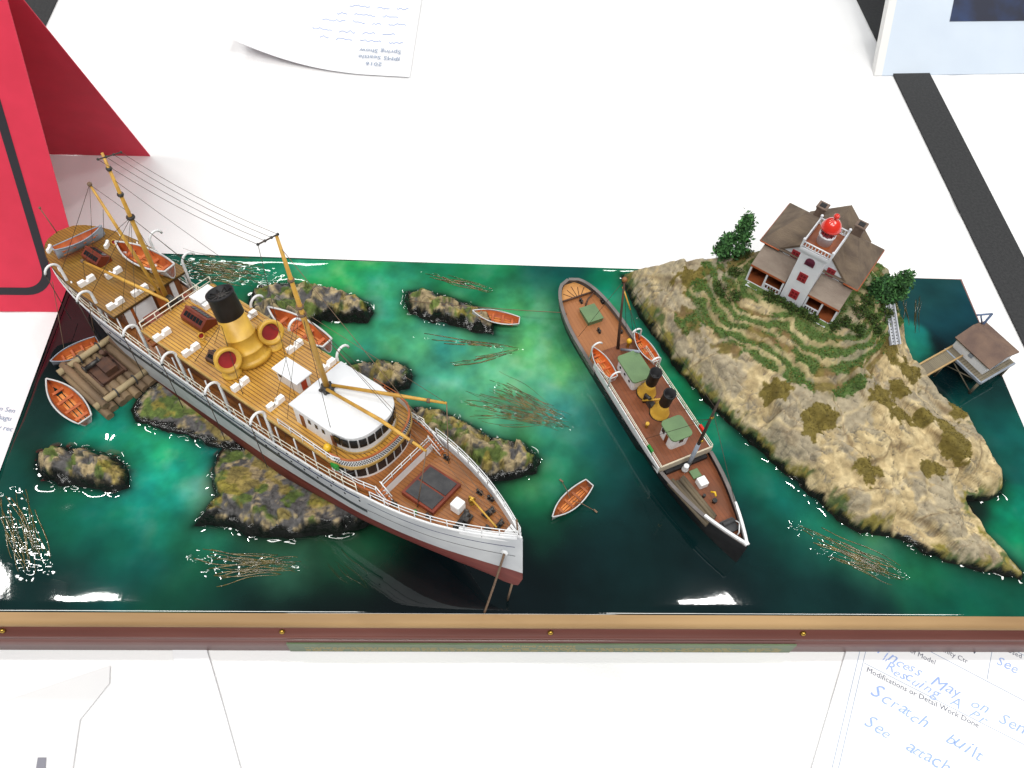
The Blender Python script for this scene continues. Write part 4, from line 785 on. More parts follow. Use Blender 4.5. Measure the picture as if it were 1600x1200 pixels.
# ================================================================= the tug
TO = W(889, 441, 12); TB = W(1168, 855, 20); TO[2] = 0; TB[2] = 0; LT = float(np.linalg.norm(TB-TO)); _x = (TB-TO)/LT; TBm = np.stack([_x, [-_x[1], _x[0], 0], [0, 0, 1.]])
def tr(px, axis, val): return ray_in(px, TO, TBm, axis, val)
tug = thing('steam_tug', 'black hulled steam tug with green roofs and two yellow funnels moored by the island', 'ship', TO, TBm.T)
def thb(x):
    if x > 120: return 17.0*max(0., 1-((x-120)/(LT-120))**2.2)
    if x < 45: return 17.0*max(0., 1-((45-x)/46.)**2)**.42
    return 17.0
def tzt(x): return float(np.interp(x, [0, 30, 60, 100, 140, 170, LT], [13, 11.5, 11, 11.5, 13.5, 16, 20]))
def tdk(x, y=0): return tzt(x)-3.2
X_ = np.r_[np.linspace(-.9, 40, 18), np.linspace(46, 120, 16), np.linspace(124, LT, 24)]; g = G()
for sd in (-1, 1):
    g.grid([[(x, sd*(thb(x)*(1-.16*(1-f)**1.5*(1 if x < 120 else 1.9))+.03), tzt(x)*f-1.5*(1-f)) for f in np.linspace(1, 0, 7)] for x in X_])
g.build('hull', M_black, tug)
def tout(x0, x1, inset, n=36):
    L_ = [(x, max(thb(x)-inset, .05)) for x in np.linspace(x0, x1, n)]; return [(x, -y) for x, y in L_]+[(x, y) for x, y in L_[::-1]]
M_bulw = mat('bulwark_grey', (.085, .08, .08), (.13, .12, .115), 140, .5)
g = G(); g.prism(tout(-.3, 66, 1.0), lambda x, y: tdk(x)-.8, lambda x, y: tdk(x)); g.build('aft_deck', M_deckta, tug)
g = G(); g.prism(tout(60, 139, .9), lambda x, y: tdk(x)-.8, lambda x, y: tdk(x)); g.build('main_deck', M_deckt, tug)
g = G(); g.prism(tout(136, LT-3, 1.0), lambda x, y: tdk(x)-.8, lambda x, y: tdk(x)); g.build('fore_deck', M_deckt, tug)
for a_, b_, nm, m_ in ((-.995, 66, 'bulwark', M_bulw), (138, LT-1, 'bulwark', M_black)):
    for sd in (-1, 1):
        q = G(); q.wall([(x, sd*max(thb(x)-.5, .2)) for x in np.linspace(a_, b_, 30)], lambda x, y: tdk(x)-.5, lambda x, y: tzt(x)+.4, .9); q.build(nm, m_, tug)
        q = G(); q.wall([(x, sd*max(thb(x)-.6, .2)) for x in np.linspace(a_, b_, 30)], lambda x, y: tzt(x)+.4, lambda x, y: tzt(x)+.9, 2.0); q.build('cap_rail', mat('cap_grey', (.17, .15, .145), (.12, .11, .105), 120, .5), tug)
for sd in (-1, 1):
    q = G(); q.wall([(x, sd*max(thb(x)-.6, .25)) for x in np.linspace(LT-24, LT-.6, 14)], lambda x, y: tzt(x)+.85, lambda x, y: tzt(x)+2.2, 1.4); q.build('bow_rail', M_white, tug)
# turtle-back stern
g = G(); g.prism(tout(.5, 11, 2.2, 14), lambda x, y: tdk(x), lambda x, y: tdk(x)+1.4+(x-.5)*.02); g.build('stern_grating', mat('grating', (.52, .25, .075), (.42, .18, .05), 150, .6), tug)
g = G(); g.tube([(11.5, -11, tdk(11)+1.6), (11.5, 11, tdk(11)+1.6)], .6, 6)
for a_ in np.linspace(-.9, .9, 5): g.tube([(11.4, a_*3, tdk(8)+1.6), (3+4*abs(a_), a_*8, tdk(4)+1.6)], .2, 4)
g.build('grating_bars', M_rust, tug)
g = G(); g.box((27, 1.6, tdk(27)+1.6), (11.5, 9.5, 3.2)); g.box((27, 1.6, tdk(27)+3.3), (12.3, 10.3, .5)); o = g.build('hatch', M_green, tug); o.rotation_euler = (0, 0, 0)
repeat(boll, [(15, 1, tdk(15)), (39, .8, tdk(39)), (20, -13, tdk(20)), (20, 13, tdk(20)), (44, 13, tdk(44))], tug, 'bollard', M_gun)
g = G(); g.tube([(13, 11, 12), (16, 5, 11), (19, 2, 9.2)], .5, 6); g.build('tow_bar', M_rust, tug)
# raised boat deck
TD = 16.0
def tdo(x0, x1): return [(x0, -14.5), (x0+4, -15.8), (x1, -15.8), (x1, 15.8), (x0+4, 15.8), (x0, 14.5)]
g = G(); g.prism(tdo(57, 137), TD-1, TD); g.build('boat_deck', M_deckt, tug)
for sd in (-1, 1):
    q = G(); q.box((100, sd*16.05, 13.2), (74, .7, 5.2)); q.build('side_plating', M_white, tug)
    railing([[(66, sd*16.0, TD), (137, sd*16.0, TD)]], 'railing', M_rail, 3.6, (.55, 1), 9, tug, .22)
g = G(); g.box((137.2, 0, 15.2), (.8, 32.4, 5.6)); g.build('break_wall', mat('cream_wall', (.62, .55, .42), (.52, .45, .34), 80, .5), tug)
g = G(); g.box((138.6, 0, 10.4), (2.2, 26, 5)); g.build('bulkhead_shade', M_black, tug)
def house(x0, x1, w_, z0, z1, m, mr, rr=1.6, n=6, over=.9, nm='deckhouse'):
    def rr_(x0, x1, w_, r):
        P = []
        for cx, cy, a0 in ((x1-r, w_-r, 0), (x0+r, w_-r, 90), (x0+r, -w_+r, 180), (x1-r, -w_+r, 270)):
            for k in range(n): a = math.radians(a0+90*k/(n-1)); P.append((cx+r*math.cos(a), cy+r*math.sin(a)))
        return P
    g = G(); g.prism(rr_(x0, x1, w_, rr), z0, z1); o = g.build(nm, m, tug)
    g = G(); g.prism(rr_(x0-over, x1+over, w_+over, rr+over*.6), z1, z1+.9); g.build('house_roof', mr, o); return o
dh = house(70, 88, 5.8, TD, 24.2, M_white, M_green)
wh = house(117.5, 129.5, 5.6, TD, 25.6, M_white, M_green, 2.0)
for y_ in (-3.6, 0, 3.6): q = G(); q.box((129.6-abs(y_)*.25, y_, 22.6), (.5, 2.3, 2.8)); q.build('window', M_glass, wh)
for sd in (-1, 1):
    q = G(); q.box((120.5, sd*5.6, 22.4), (2.6, .4, 2.8)); q.build('window', M_glass, wh); q = G(); q.box((124.3, sd*5.6, 20), (2.2, .5, 7)); q.build('door', M_wood, wh)
for x_ in (74, 79, 84):
    for sd in (-1, 1): q = G(); q.lathe([(.8, -.3), (.8, .3)], (x_, sd*5.8, 20.5), (0, 1, 0), 10); q.build('porthole', M_glass, dh)
for x_, y_ in ((93.3, 1.2), (107.8, 1.2)):
    a_ = np.array([.12, -.02, 1]); a_ /= np.linalg.norm(a_)
    g = G(); g.lathe([(5.3, -.2), (5.4, 1.8), (4.9, 2.2), (4.4, 5), (3.2, 8), (2.9, 13)], (x_-1, y_, TD), a_, 20); f_ = g.build('funnel', M_yel, tug)
    g = G(); g.lathe([(5.6, -.2), (5.6, .9)], (x_-1, y_, TD), a_, 20); g.build('funnel_base', M_black, f_)
    g = G(); g.lathe([(3.0, 12.5), (3.15, 12.6), (3.1, 23), (3.5, 23.2), (3.5, 24.2), (2.9, 24.2), (2.7, 18), (.01, 18)], (x_-1, y_, TD), a_, 20); g.build('funnel_cap', M_black, f_)
g = G(); g.box((100, -1, TD+2), (7, 3, 4)); g.tube([(97, -3, TD), (97, -3, TD+7), (101, -3, TD+8.5)], 1.0, 7); g.build('boiler_casing', M_gun, tug)
g = G(); g.tube([(102, 2, TD), (102, 2, TD+6)], 1.1, 8); g.tube([(97, -4, TD+2), (104, 3, TD+9)], .7, 6); g.build('steam_pipe', M_yel, tug)
g = G(); g.lathe([(.9, 0), (.9, 4), (1.5, 4.2), (1.5, 6), (.6, 7)], (60, 7.5, TD), n=10); g.build('cowl_vent', mat('bright_yellow', (0, 0, 0)), tug)
g = G(); g.lathe([(.8, 0), (.8, 3), (1.2, 3.2), (1.0, 4.4)], (112, -10, TD), n=9); g.build('cowl_vent', M_yel, tug)
for sd, nm in ((-1, 'green_side_light'), (1, 'red_side_light')): q = G(); q.box((126, sd*16.2, TD+3.2), (4.5, 1.3, 2.2)); q.build('side_light', MATS[nm], tug)
# masts
mt = tr((1124, 624), 1, .5); g = G(); g.tube([(140, .5, 10), (140.2, .5, 36)], [1.25, 1.1], 9); ms = g.build('mast', M_boatg, tug); g = G(); g.tube([(140.2, .5, 36), (140.2, .5, min(78, mt[2]))], [.95, .55], 8); g.build('topmast', M_line, ms)
g = G(); g.lathe([(1.7, 0), (1.9, 1.6), (1.2, 3.4), (1.5, 4.2), (1.4, 5.2)], (141.5, -2.5, 12), n=12); g.build('mast_step', M_white, ms)
g = G(); g.ball((140.4, .6, 62), 1.1, 7); g.ball((141, .8, 40), 1.0, 7); g.build('lantern', M_brass, ms)
am = tr((976, 437), 1, 1.5); g = G(); g.tube([(59, 1.5, TD), (55.5, 1.5, 34), am], [1.0, .8, .5], 8); ma_ = g.build('mast', M_rust, tug); g = G(); g.ball(am, 1.6, 8); g.build('masthead', mat('bright_brown', (.25, .10, .03), rough=.5), ma_)
g = G(); e_ = tr((985, 484), 1, 4); g.tube([am-J([0, 0, 6]), e_], .45, 6); g.build('gaff', M_spar, ma_)
g = G(); g.tube([(61, 2.5, TD+1), (72, 6, TD+11)], .8, 7); g.build('boom', M_boatg, ma_)
for p_, q_ in ((am, (40, -14, 12)), (am, (46, 15, 12)), (e_, (52, 15.5, TD)), (e_, (62, 15.5, TD)), ((140.2, .5, 60), (118, 15.5, TD)), ((140.2, .5, 60), (118, -15.5, TD)), ((140.2, .5, 66), (LT-3, 0, 20)), ((140.2, .5, 70), am)): wire([p_, q_], M_line, .14, parent=tug)
for sd in (-1, 1):
    for x_ in (58, 80):
        q = G(); q.tube([(x_, sd*16, TD-2), (x_, sd*16, TD+8)]+[(x_, sd*(16-3.2+3.2*math.cos(a)), TD+8+3.4*math.sin(a)) for a in np.linspace(.3, 2.7, 7)], .55, 6); q.build('davit', M_white, tug)
q0, q1 = tr((925, 543), 2, 19), tr((959, 591), 2, 19); lifeboat('lifeboat', 'narrow orange lined boat swung out over the open water side of the tug', TO+q0 @ TBm, TO+q1 @ TBm, 8.5, 4.2, M_boatw, M_orange)
q0, q1 = tr((991, 520), 2, 19), tr((1026, 565), 2, 19); lifeboat('lifeboat', 'narrow orange lined boat on the island side of the tug', TO+q0 @ TBm, TO+q1 @ TBm, 8.5, 4.2, M_boatw, M_orange)
# fore deck gear
g = G(); g.box((152, 1.5, tdk(152)+2.3), (5.2, 5, 4.6)); o = g.build('winch_cover', MATS['chock_white'], tug); bv = o.modifiers.new('bev', 'BEVEL'); bv.width = .0006; bv.segments = 3
g = G(); g.box((145.5, 2, tdk(146)+.6), (5, 5, 1.2)); g.build('hatch', M_green, tug)
g = G(); g.lathe([(1.0, 0), (.9, 2), (1.4, 2.3), (1.3, 3)], (164, 1.5, tdk(164)), n=10); g.lathe([(.8, 0), (.8, 2.5)], (159, -1.5, tdk(159)), n=8); g.build('capstan', M_gun, tug)
g = G(); g.tube([(159, 2.2, tdk(159)+3), (160.5, 3.4, tdk(160)+4.2), (162.4, 3, tdk(162)+3.2)], .6, 6); g.build('hook', mat('bright_yellow', (0, 0, 0)), tug)
g = G(); g.box((179.5, 0, tdk(179)+1.2), (7, 7.5, 2.4)); g.lathe([(1.2, -3.4), (1.2, 3.4)], (178, 0, tdk(179)+3), (0, 1, 0), 10); g.build('windlass', M_hatch, tug)
g = G(); g.tube([(176, 3.8, tdk(176)+1), (181, 4, tdk(181)+4.6), (185, 1.5, tdk(185)+3), (185.5, .5, tdk(185))], .35, 6); g.build('anchor_davit', M_white, tug)
M_log = mat('grey_timber', (.17, .13, .075), (.08, .065, .045), 120, .75, bump=.5, bscale=400, stretch=(.2, 1, 1))
a_, b_ = tr((1054, 752), 2, 13.5), tr((1107, 814), 2, 15)
for k in range(5):
    off = J([0, (k-2)*2.2*1.0, (k % 2)*.8]); q = G(); q.tube([a_+off+J([random.uniform(-1.5, 1), 1.0, 0]), b_+off*J([1, .75, 1])+J([random.uniform(-2, 2), 1.2, 0])], 1.15, 8); q.build('timber', M_log, tug)
# tow hawser from tug to steamer reef
h0 = TO+J([20, -15.5, 12.5]) @ TBm; h1 = W(640, 470, 9); g = G(); g.tube([h0*(1-t)+h1*t-np.array([0, 0, 4*t*(1-t)]) for t in np.linspace(0, 1, 12)], .22, 5); tag(g.build('hawser', M_linel), 'thin brown towing hawser stretched from tug stern to the oblong tan reef', 'rope')
# ================================================================= lighthouse
HR = np.stack([HX, HY, [0, 0, 1]]); HOz = HO.copy(); HOz[2] = 44.6
lh = thing('lighthouse', 'white square towered lighthouse house with brown roofs and red lantern', 'lighthouse', HOz, HR.T)
M_lw = mat('lighthouse_white', (.74, .76, .80), (.64, .66, .71), 70, .55, bump=.15, bscale=400)
def shingle(name, c1, c2):
    m = mat(name, c1, c2, 90, .8, bump=.5, bscale=700, stretch=(1, 2.2, 2.2)); return m
M_sh = shingle('roof_shingle', (.105, .075, .055), (.17, .125, .085)); M_sh2 = shingle('porch_shingle', (.19, .145, .115), (.25, .20, .16))
M_wr = mat('window_red', (.36, .02, .03), (.26, .015, .02), 200, .5); M_lr = mat('lantern_red', (.70, .03, .015), (.6, .02, .012), 100, .22, coat=.5); M_ev = mat('eave_orange', (.36, .09, .03), rough=.5)
M_porch = mat('porch_wood', (.26, .07, .018), (.17, .04, .012), 150, .5)
g = G(); g.box((25, 30.5, 11), (50, 35, 22)); g.build('house_body', M_lw, lh)
g = G(); g.prism([(9.5, 12.6), (43.5, 12.6), (43.5, 30), (9.5, 30)], 0, 22); g.add([(9.0, 12.4, 22), (44.6, 12.4, 22), (27, 12.4, 38.4), (9, 30, 22), (44.6, 30, 22), (27, 30, 38.4)], [(0, 1, 2), (3, 5, 4), (0, 2, 5, 3), (1, 4, 5, 2), (0, 3, 4, 1)]); g.build('front_gable', M_lw, lh)
def slab(P, t, name, m, par=lh):
    """roof plane: polygon P with thickness t below"""
    P = np.array(P, float); nrm = np.cross(P[1]-P[0], P[2]-P[0]); nrm /= np.linalg.norm(nrm); nrm = nrm if nrm[2] > 0 else -nrm; n = len(P); V_ = list(P)+list(P-nrm*t)
    return G().add(V_, [tuple(range(n)), tuple(range(2*n-1, n-1, -1))]+[(i, (i+1) % n, n+(i+1) % n, n+i) for i in range(n)]).build(name, m, par)
e0, e1_, f0, f1 = -4.2, 54.2, 11.2, 49.5; rz_ = 37; ya_, yb_ = 30.3, 30.3
slab([(e0, f0, 21.6), (e1_, f0, 21.6), (40, ya_, rz_), (10, ya_, rz_)], 1.2, 'roof_slope', M_sh)
slab([(e1_, f1, 21.6), (e0, f1, 21.6), (10, ya_, rz_), (40, ya_, rz_)], 1.2, 'roof_slope', M_sh)
slab([(e0, f1, 21.6), (e0, f0, 21.6), (10, ya_, rz_)], 1.2, 'roof_slope', M_sh); slab([(e1_, f0, 21.6), (e1_, f1, 21.6), (40, ya_, rz_)], 1.2, 'roof_slope', M_sh)
slab([(6.2, 11.7, 21.6), (27, 11.7, 40.2), (27, 33, 40.2), (6.2, 20, 21.6)], 1.2, 'roof_slope', M_sh); slab([(47.6, 11.7, 21.6), (27, 11.7, 40.2), (27, 33, 40.2), (47.6, 20, 21.6)], 1.2, 'roof_slope', M_sh)
slab([(8, 51, 21.2), (27, 51, 37.6), (27, 28, 37.6), (8, 36, 21.2)], 1.2, 'roof_slope', M_sh); slab([(46, 51, 21.2), (27, 51, 37.6), (27, 28, 37.6), (46, 36, 21.2)], 1.2, 'roof_slope', M_sh)
g = G()
for a_, b_ in (((e0, f0, 20.9), (7.5, f0, 20.9)), ((46, f0, 20.9), (e1_, f0, 20.9)), ((e0, f0, 20.9), (e0, f1, 20.9)), ((e1_, f0, 20.9), (e1_, f1, 20.9))): g.tube([a_, b_], .55, 4)
g.build('eave_board', M_ev, lh)
# porches left and right of the tower
for x0, x1 in ((-1.5, 19.6), (33.6, 52.0)):
    po = slab([(x0, -.6, 13.6), (x1, -.6, 13.6), (x1, 13.2, 19.6), (x0, 13.2, 19.6)], 1.0, 'porch_roof', M_sh2)
    g = G(); g.box(((x0+x1)/2, -.4, 12.8), (x1-x0, .7, 1.1)); g.build('eave_board', M_ev, po)
    g = G(); g.box(((x0+x1)/2, 6.5, -.6), (x1-x0, 13.4, 2.4)); g.build('porch_base', M_lw, lh); g = G(); g.box(((x0+x1)/2, 6.5, .75), (x1-x0-.6, 12.6, .4)); g.build('porch_floor', M_porch, lh)
    g = G(); g.box(((x0+x1)/2, 12.4, 7.5), (x1-x0-1, .6, 13)); g.build('porch_wall', M_porch, lh)
    g = G(); g.box((x0+.4, 9, 7), (.5, 8, 13)); g.box((x1-.4, 9, 7), (.5, 8, 13)); g.build('porch_wall', M_porch, lh)
    for x_ in (x0+.6, (x0+x1)/2, x1-.6): g = G(); g.box((x_, .2, 6.6), (1.0, 1.0, 12.4)); g.build('porch_post', M_lw, lh)
    xb0, xb1 = ((x0+x1)/2, x1) if x0 < 0 else (x0, (x0+x1)/2)
    g = G(); g.box(((xb0+xb1)/2, .2, 4.6), (xb1-xb0, .6, .6)); g.box(((xb0+xb1)/2, .2, 1.2), (xb1-xb0, .6, .5)); bl_ = g.build('balustrade', M_lw, lh)
    for x_ in np.linspace(xb0+.9, xb1-.9, 6): q = G(); q.box((x_, .2, 2.9), (.6, .4, 3.2)); q.build('baluster', M_lw, bl_)
    q = G(); q.box((xb0*.0+((x0+x1)/2 if 1 else 0), 12.0, 6), (3, .4, 9)); q.build('porch_door', M_glass, lh)
q = G(); q.box((4, -2.2, -.6), (7, 3, 1.6)); q.box((4, -3.2, -1.4), (7, 3, 1.0)); q.build('steps', M_lw, lh); q = G(); q.box((46.5, -2.2, -.6), (7, 3, 1.6)); q.box((46.5, -3.2, -1.4), (7, 3, 1.0)); q.build('steps', M_lw, lh)
# tower
g = G(); g.prism([(20.2, -.8), (33.4, -.8), (33.4, 16), (20.2, 16)], -1, 41); tw = g.build('tower', M_lw, lh)
g = G(); g.prism([(18.6, -2.0), (35.6, -2.0), (35.6, 20.5), (18.6, 20.5)], 40.6, 42.4); g.prism([(19.4, -1.4), (34.4, -1.4), (34.4, 18), (19.4, 18)], 39.2, 40.6); g.build('cornice', M_lw, tw)
g = G(); g.box((27.1, 9.2, 42.5), (15.6, 21, .3)); g.build('gallery_floor', M_porch, tw)
GP = [(19.0, -1.6), (35.2, -1.6), (35.2, 20.1), (19.0, 20.1)]
for i in range(4):
    a_, b_ = J(GP[i]), J(GP[(i+1) % 4]); n_ = int(np.linalg.norm(b_-a_)/1.7); q = G(); q.tube([(*a_, 46.2), (*b_, 46.2)], .42, 5); q.tube([(*a_, 43.2), (*b_, 43.2)], .32, 5); o = q.build('gallery_rail', M_lw, tw)
    for k in range(1, n_): p_ = a_+(b_-a_)*k/n_; q = G(); q.lathe([(.2, 0), (.42, 1.0), (.22, 2.0), (.3, 2.9)], (p_[0], p_[1], 43.2), n=6); q.build('baluster', M_lw, o)
    q = G(); q.box((a_[0], a_[1], 44.8), (1.1, 1.1, 4.6)); q.ball((a_[0], a_[1], 47.8), .85, 8); q.build('gallery_post', M_lw, tw)
def win(x, z, w_, h_, y=-.9, par=tw, m=M_wr):
    q = G(); q.box((x, y, z), (w_, .5, h_)); o = q.build('window', m, par)
    for i in (-1, 1):
        for j in (-1, 1): r = G(); r.box((x+i*w_*.19, y-.25, z+j*h_*.19), (w_*.26, .3, h_*.24)); r.build('pane', mat('red_glass', (.16, .01, .02), rough=.2), o)
win(26.8, 8.8, 5.0, 6.2); win(26.8, 22.6, 5.0, 6.2)
q = G(); q.lathe([(2.6, -.3), (2.6, .3)], (26.8, -.9, 34.6), (0, 1, 0), 14); q.box((26.8, -.9, 33.3), (5.2, .6, 2.6)); q.build('window', mat('window_dusk', (.13, .02, .05), rough=.35), tw)
win(16.2, 22.8, 4.6, 5.4, 12.2, lh); win(37.4, 22.8, 4.6, 5.4, 12.2, lh)
for x_, n_ in ((15.0, 38.6), (37.8, 38.2)):
    q = G(); q.box((x_, 37.5, 33), (5, 5, 13)); o = q.build('chimney', mat('chimney_dark', (.13, .09, .07), (.20, .14, .11), 300, .8), lh); q = G(); q.box((x_, 37.5, 39.5), (6, 6, 1)); q.build('chimney_cap', MATS['chimney_dark'], o); q = G(); q.box((x_, 37.5, 39.9), (3.4, 3.4, .8)); q.build('chimney_pot', M_black, o)
LCx, LCy = 27.1, 8.5
g = G(); g.lathe([(4.0, 0), (4.0, 5.4), (4.4, 5.5), (4.4, 6.2)], (LCx, LCy, 42.5), n=20); lan = g.build('lantern_base', M_lw, tw)
g = G(); g.lathe([(3.5, 6.2), (3.5, 10.6)], (LCx, LCy, 42.5), n=10, smooth=False); g.build('lantern_glass', mat('ruby_glass', (.20, .008, .012), rough=.1), lan)
g = G()
for t in np.linspace(0, 2*math.pi, 11)[:-1]: g.tube([(LCx+3.7*math.cos(t), LCy+3.7*math.sin(t), 48.7), (LCx+3.7*math.cos(t), LCy+3.7*math.sin(t), 53.4)], .28, 5)
g.build('glazing_bar', M_wr, lan)
g = G(); g.lathe([(5.2, 10.4), (5.4, 10.8), (5.1, 11.6), (4.6, 13.2), (3.4, 15.0), (1.6, 16.2), (.8, 16.6), (.7, 17.6), (1.5, 18.1), (1.6, 19.0), (.9, 19.9), (.01, 20.1)], (LCx, LCy, 42.5), n=24); g.build('lantern_dome', M_lr, lan)
# ================================================================= trees and shrubs on the crown
def foliage(c, shape, n, size, cols, name, parent, seed):
    R_ = np.random.RandomState(seed); V_ = []; F_ = []; C_ = []
    cl = [shape(R_) for _ in range(max(6, n//45))]
    for i in range(n):
        p = cl[R_.randint(len(cl))]+R_.normal(0, 1, 3)*size*1.1 if R_.rand() < .85 else shape(R_)
        a = R_.normal(0, 1, 3); a /= np.linalg.norm(a); b = np.cross(a, R_.normal(0, 1, 3)); b /= np.linalg.norm(b); s1 = size*R_.uniform(.6, 1.3); cc = cols[R_.randint(len(cols))]*R_.uniform(.65, 1.3); o_ = len(V_)
        V_ += [p-a*s1, p+b*s1*.45, p+a*s1, p-b*s1*.45]; F_.append((o_, o_+1, o_+2, o_+3)); C_ += [cc]*4
    me = bpy.data.meshes.new(name); me.from_pydata((np.array(V_)*S).tolist(), [], F_); at = me.color_attributes.new('paint', 'FLOAT_COLOR', 'POINT'); c4 = np.ones((len(V_), 4)); c4[:, :3] = C_; at.data.foreach_set('color', c4.ravel()); me.attributes.new('gloss', 'FLOAT', 'POINT'); me.materials.append(M_leaf)
    o = bpy.data.objects.new(name, me); col.objects.link(o); o.parent = parent; return o
dk = [np.array((.025, .08, .025)), np.array((.045, .14, .035)), np.array((.08, .22, .06))]; ol = [np.array((.06, .085, .012)), np.array((.045, .10, .014)), np.array((.03, .06, .01))]
def conifer(px, ptop, rad, lab, seed):
    b = W(px[0], px[1], 40); b = np.array([b[0], b[1], ground(b[0], b[1])-.5]); h = min(height_at(b, ptop), 34); t = thing('fir_tree', lab, 'tree', b)
    G().tube([(0, 0, 0), (.3, .2, h*.6), (0, 0, h*.97)], [.9, .55, .15], 6).build('trunk', M_rust, t)
    def sh(R_):
        z = R_.uniform(.12, 1)**.8; lay = .75+.25*math.cos(z*22); r = rad*(1-z)**.8*lay*R_.uniform(.35, 1.05)+.3; a = R_.uniform(0, 6.28); return np.array([r*math.cos(a), r*math.sin(a), z*h])
    foliage(b, sh, 2200, 1.35, dk, 'crown', t, seed); q = G()
    for k in range(14):
        z = .2+.7*k/14; a = k*2.4; r = rad*(1-z)**.8*.8; q.tube([(0, 0, z*h), (r*math.cos(a), r*math.sin(a), z*h-.5)], [.3, .1], 4)
    q.build('limb', M_rust, t)
conifer((1146, 400), 338, 8.5, 'tall dark fir at the left shoulder of the lighthouse porch', 1); conifer((1366, 470), 436, 9, 'dark fir behind the stairway at the lighthouse back corner', 2); conifer((1394, 466), 428, 8, 'bushy fir leaning out over the water above the pier', 3)
conifer((1128, 398), 372, 5.5, 'short stubby fir beside the tall fir on the island', 6)
def shrub(px, z, r, h, lab, seed, cols=ol, name='shrub'):
    b = W(px[0], px[1], z); b = np.array([b[0], b[1], ground(b[0], b[1])-.4]); t = thing(name, lab, 'shrub', b, group='shrubs on the island crown')
    G().tube([(0, 0, 0), (0, 0, h*.6)], [.4, .2], 5).build('stem', M_rust, t)
    def sh(R_):
        d_ = R_.normal(0, 1, 3); d_ /= np.linalg.norm(d_); q = R_.uniform(.55, 1); return np.array([d_[0]*r*q, d_[1]*r*q, abs(d_[2])*h*q+.2])
    foliage(b, sh, 420, .8, cols, 'crown', t, seed)
SH = [((1135, 440), 5), ((1152, 455), 4.5), ((1150, 425), 5), ((1200, 468), 3.6), ((1218, 476), 3.4), ((1235, 484), 3.4), ((1252, 492), 3.6), ((1268, 500), 3.2), ((1302, 512), 3.4), ((1320, 508), 4), ((1340, 495), 5), ((1352, 480), 5), ((1362, 500), 4.5), ((1345, 515), 4), ((1385, 485), 5), ((1400, 470), 4), ((1375, 510), 4), ((1160, 400), 5), ((1180, 388), 5)]
for i, (p, r) in enumerate(SH):
    lab = 'olive flock shrub among the firs on the left porch side of the lighthouse' if p[0] < 1190 and p[1] < 460 else 'small flock shrub in the row along the lighthouse tower foot' if p[0] < 1275 else 'flock shrub between the right lighthouse porch and the white stairway' if p[0] < 1350 else 'dense flock shrub crowding the head of the white stairway'
    shrub(p, 43, r, r*1.15, lab, 20+i)
# white stairway down to the pier
s0, s1 = W(1374, 497, 30), W(1385, 557, 20); s0[2] = max(ground(*s0[:2])+2.2, 24); s1[2] = ground(*s1[:2])+2.2
sd_ = s1-s0; ln = np.linalg.norm(sd_); x_ = sd_/ln; y_ = np.cross([0, 0, 1], x_); y_ /= np.linalg.norm(y_); z_ = np.cross(x_, y_)
stt = thing('stairway', 'weathered white plank stairway on the island slope', 'stairs', s0, np.stack([x_, y_, z_], 1)); M_stw = mat('stair_white', (.55, .57, .62), (.40, .41, .45), 300, .7)
for dy in (-2.6, 0, 2.6): G().box((ln/2, dy, 0), (ln, .6, 1.0)).build('stringer', M_stw, stt); G().box((ln/2, dy, 1.6), (ln, .7, .6)).build('handrail', M_stw, stt)
for k in range(13): G().box((ln*(k+.5)/13, 0, .3), (1.2, 5.0, .35)).build('tread', M_stw, stt)
# ================================================================= pier and boathouse
DZ = 13.0
pA, pB, pC = W(1436, 570, DZ), W(1452, 585, DZ), W(1524, 523, DZ); M_pier = mat('pier_timber', (.20, .17, .115), (.13, .11, .08), 120, .8, bump=.5, bscale=350, stretch=(1, .2, 1)); M_pedge = mat('pier_edge', (.45, .30, .13), (.36, .23, .10), 120, .6)
x_ = W(1500, 558, DZ)-pB; ln = float(np.linalg.norm(x_[:2])); x_ = x_/np.linalg.norm(x_); yv = np.array([-x_[1], x_[0], 0]); PR = np.stack([x_, yv, [0, 0, 1.]], 1); po = (pA+pB)/2; po[2] = 0
pier = thing('pier', 'small timber pier running from the island to the boathouse', 'pier', po, PR); wd = float(abs((pA-pB) @ yv)); wd = max(wd, 8)
far = float(max((W(1596, 560, DZ)-po) @ x_, ln+28)); n_ = 26
for k in range(n_): G().box((-3+(ln+6)*(k+.5)/n_, 0, DZ-.4), ((ln+6)/n_*.9, wd, .8)).build('plank', M_pier, pier)
for sd in (-1, 1): G().box((ln/2, sd*wd/2, DZ+.3), (ln+6, .9, 1.2)).build('kerb', M_pedge, pier)
bh0 = W(1496, 561, DZ); bh1 = W(1531, 599, DZ); bh2 = W(1586, 567, DZ)
lo_ = PR.T @ (bh0-po); l1_ = PR.T @ (bh1-po); l2_ = PR.T @ (bh2-po); wx0 = (lo_[0]+l1_[0])/2; wx1 = l2_[0]; wy0 = (l1_[1]+l2_[1])/2; wy1 = wd/2+1
for k in range(16): yy = wy0+(wy1-wy0)*(k+.5)/16; G().box(((wx0+wx1)/2, yy, DZ-.5), (wx1-wx0, (wy1-wy0)/16*.9, .8)).build('plank', M_pier, pier)
for x__ in (wx0+1, wx1-1):
    for y__ in (wy0+1, wy1-2): G().tube([(x__, y__, -1), (x__, y__, DZ-.8)], .9, 7).build('pile', M_pier, pier)
G().tube([(wx0+1, wy0+1, 1), (wx0+1, wy1-2, DZ-1)], .4, 5).tube([(wx0+1, wy0+1, DZ-1), (wx0+1, wy1-2, 1)], .4, 5).build('cross_brace', M_pier, pier)
for x__ in (4, ln*.55): G().tube([(x__, -wd*.35, -1), (x__, -wd*.35, DZ-.8)], .8, 7).build('pile', M_pier, pier)
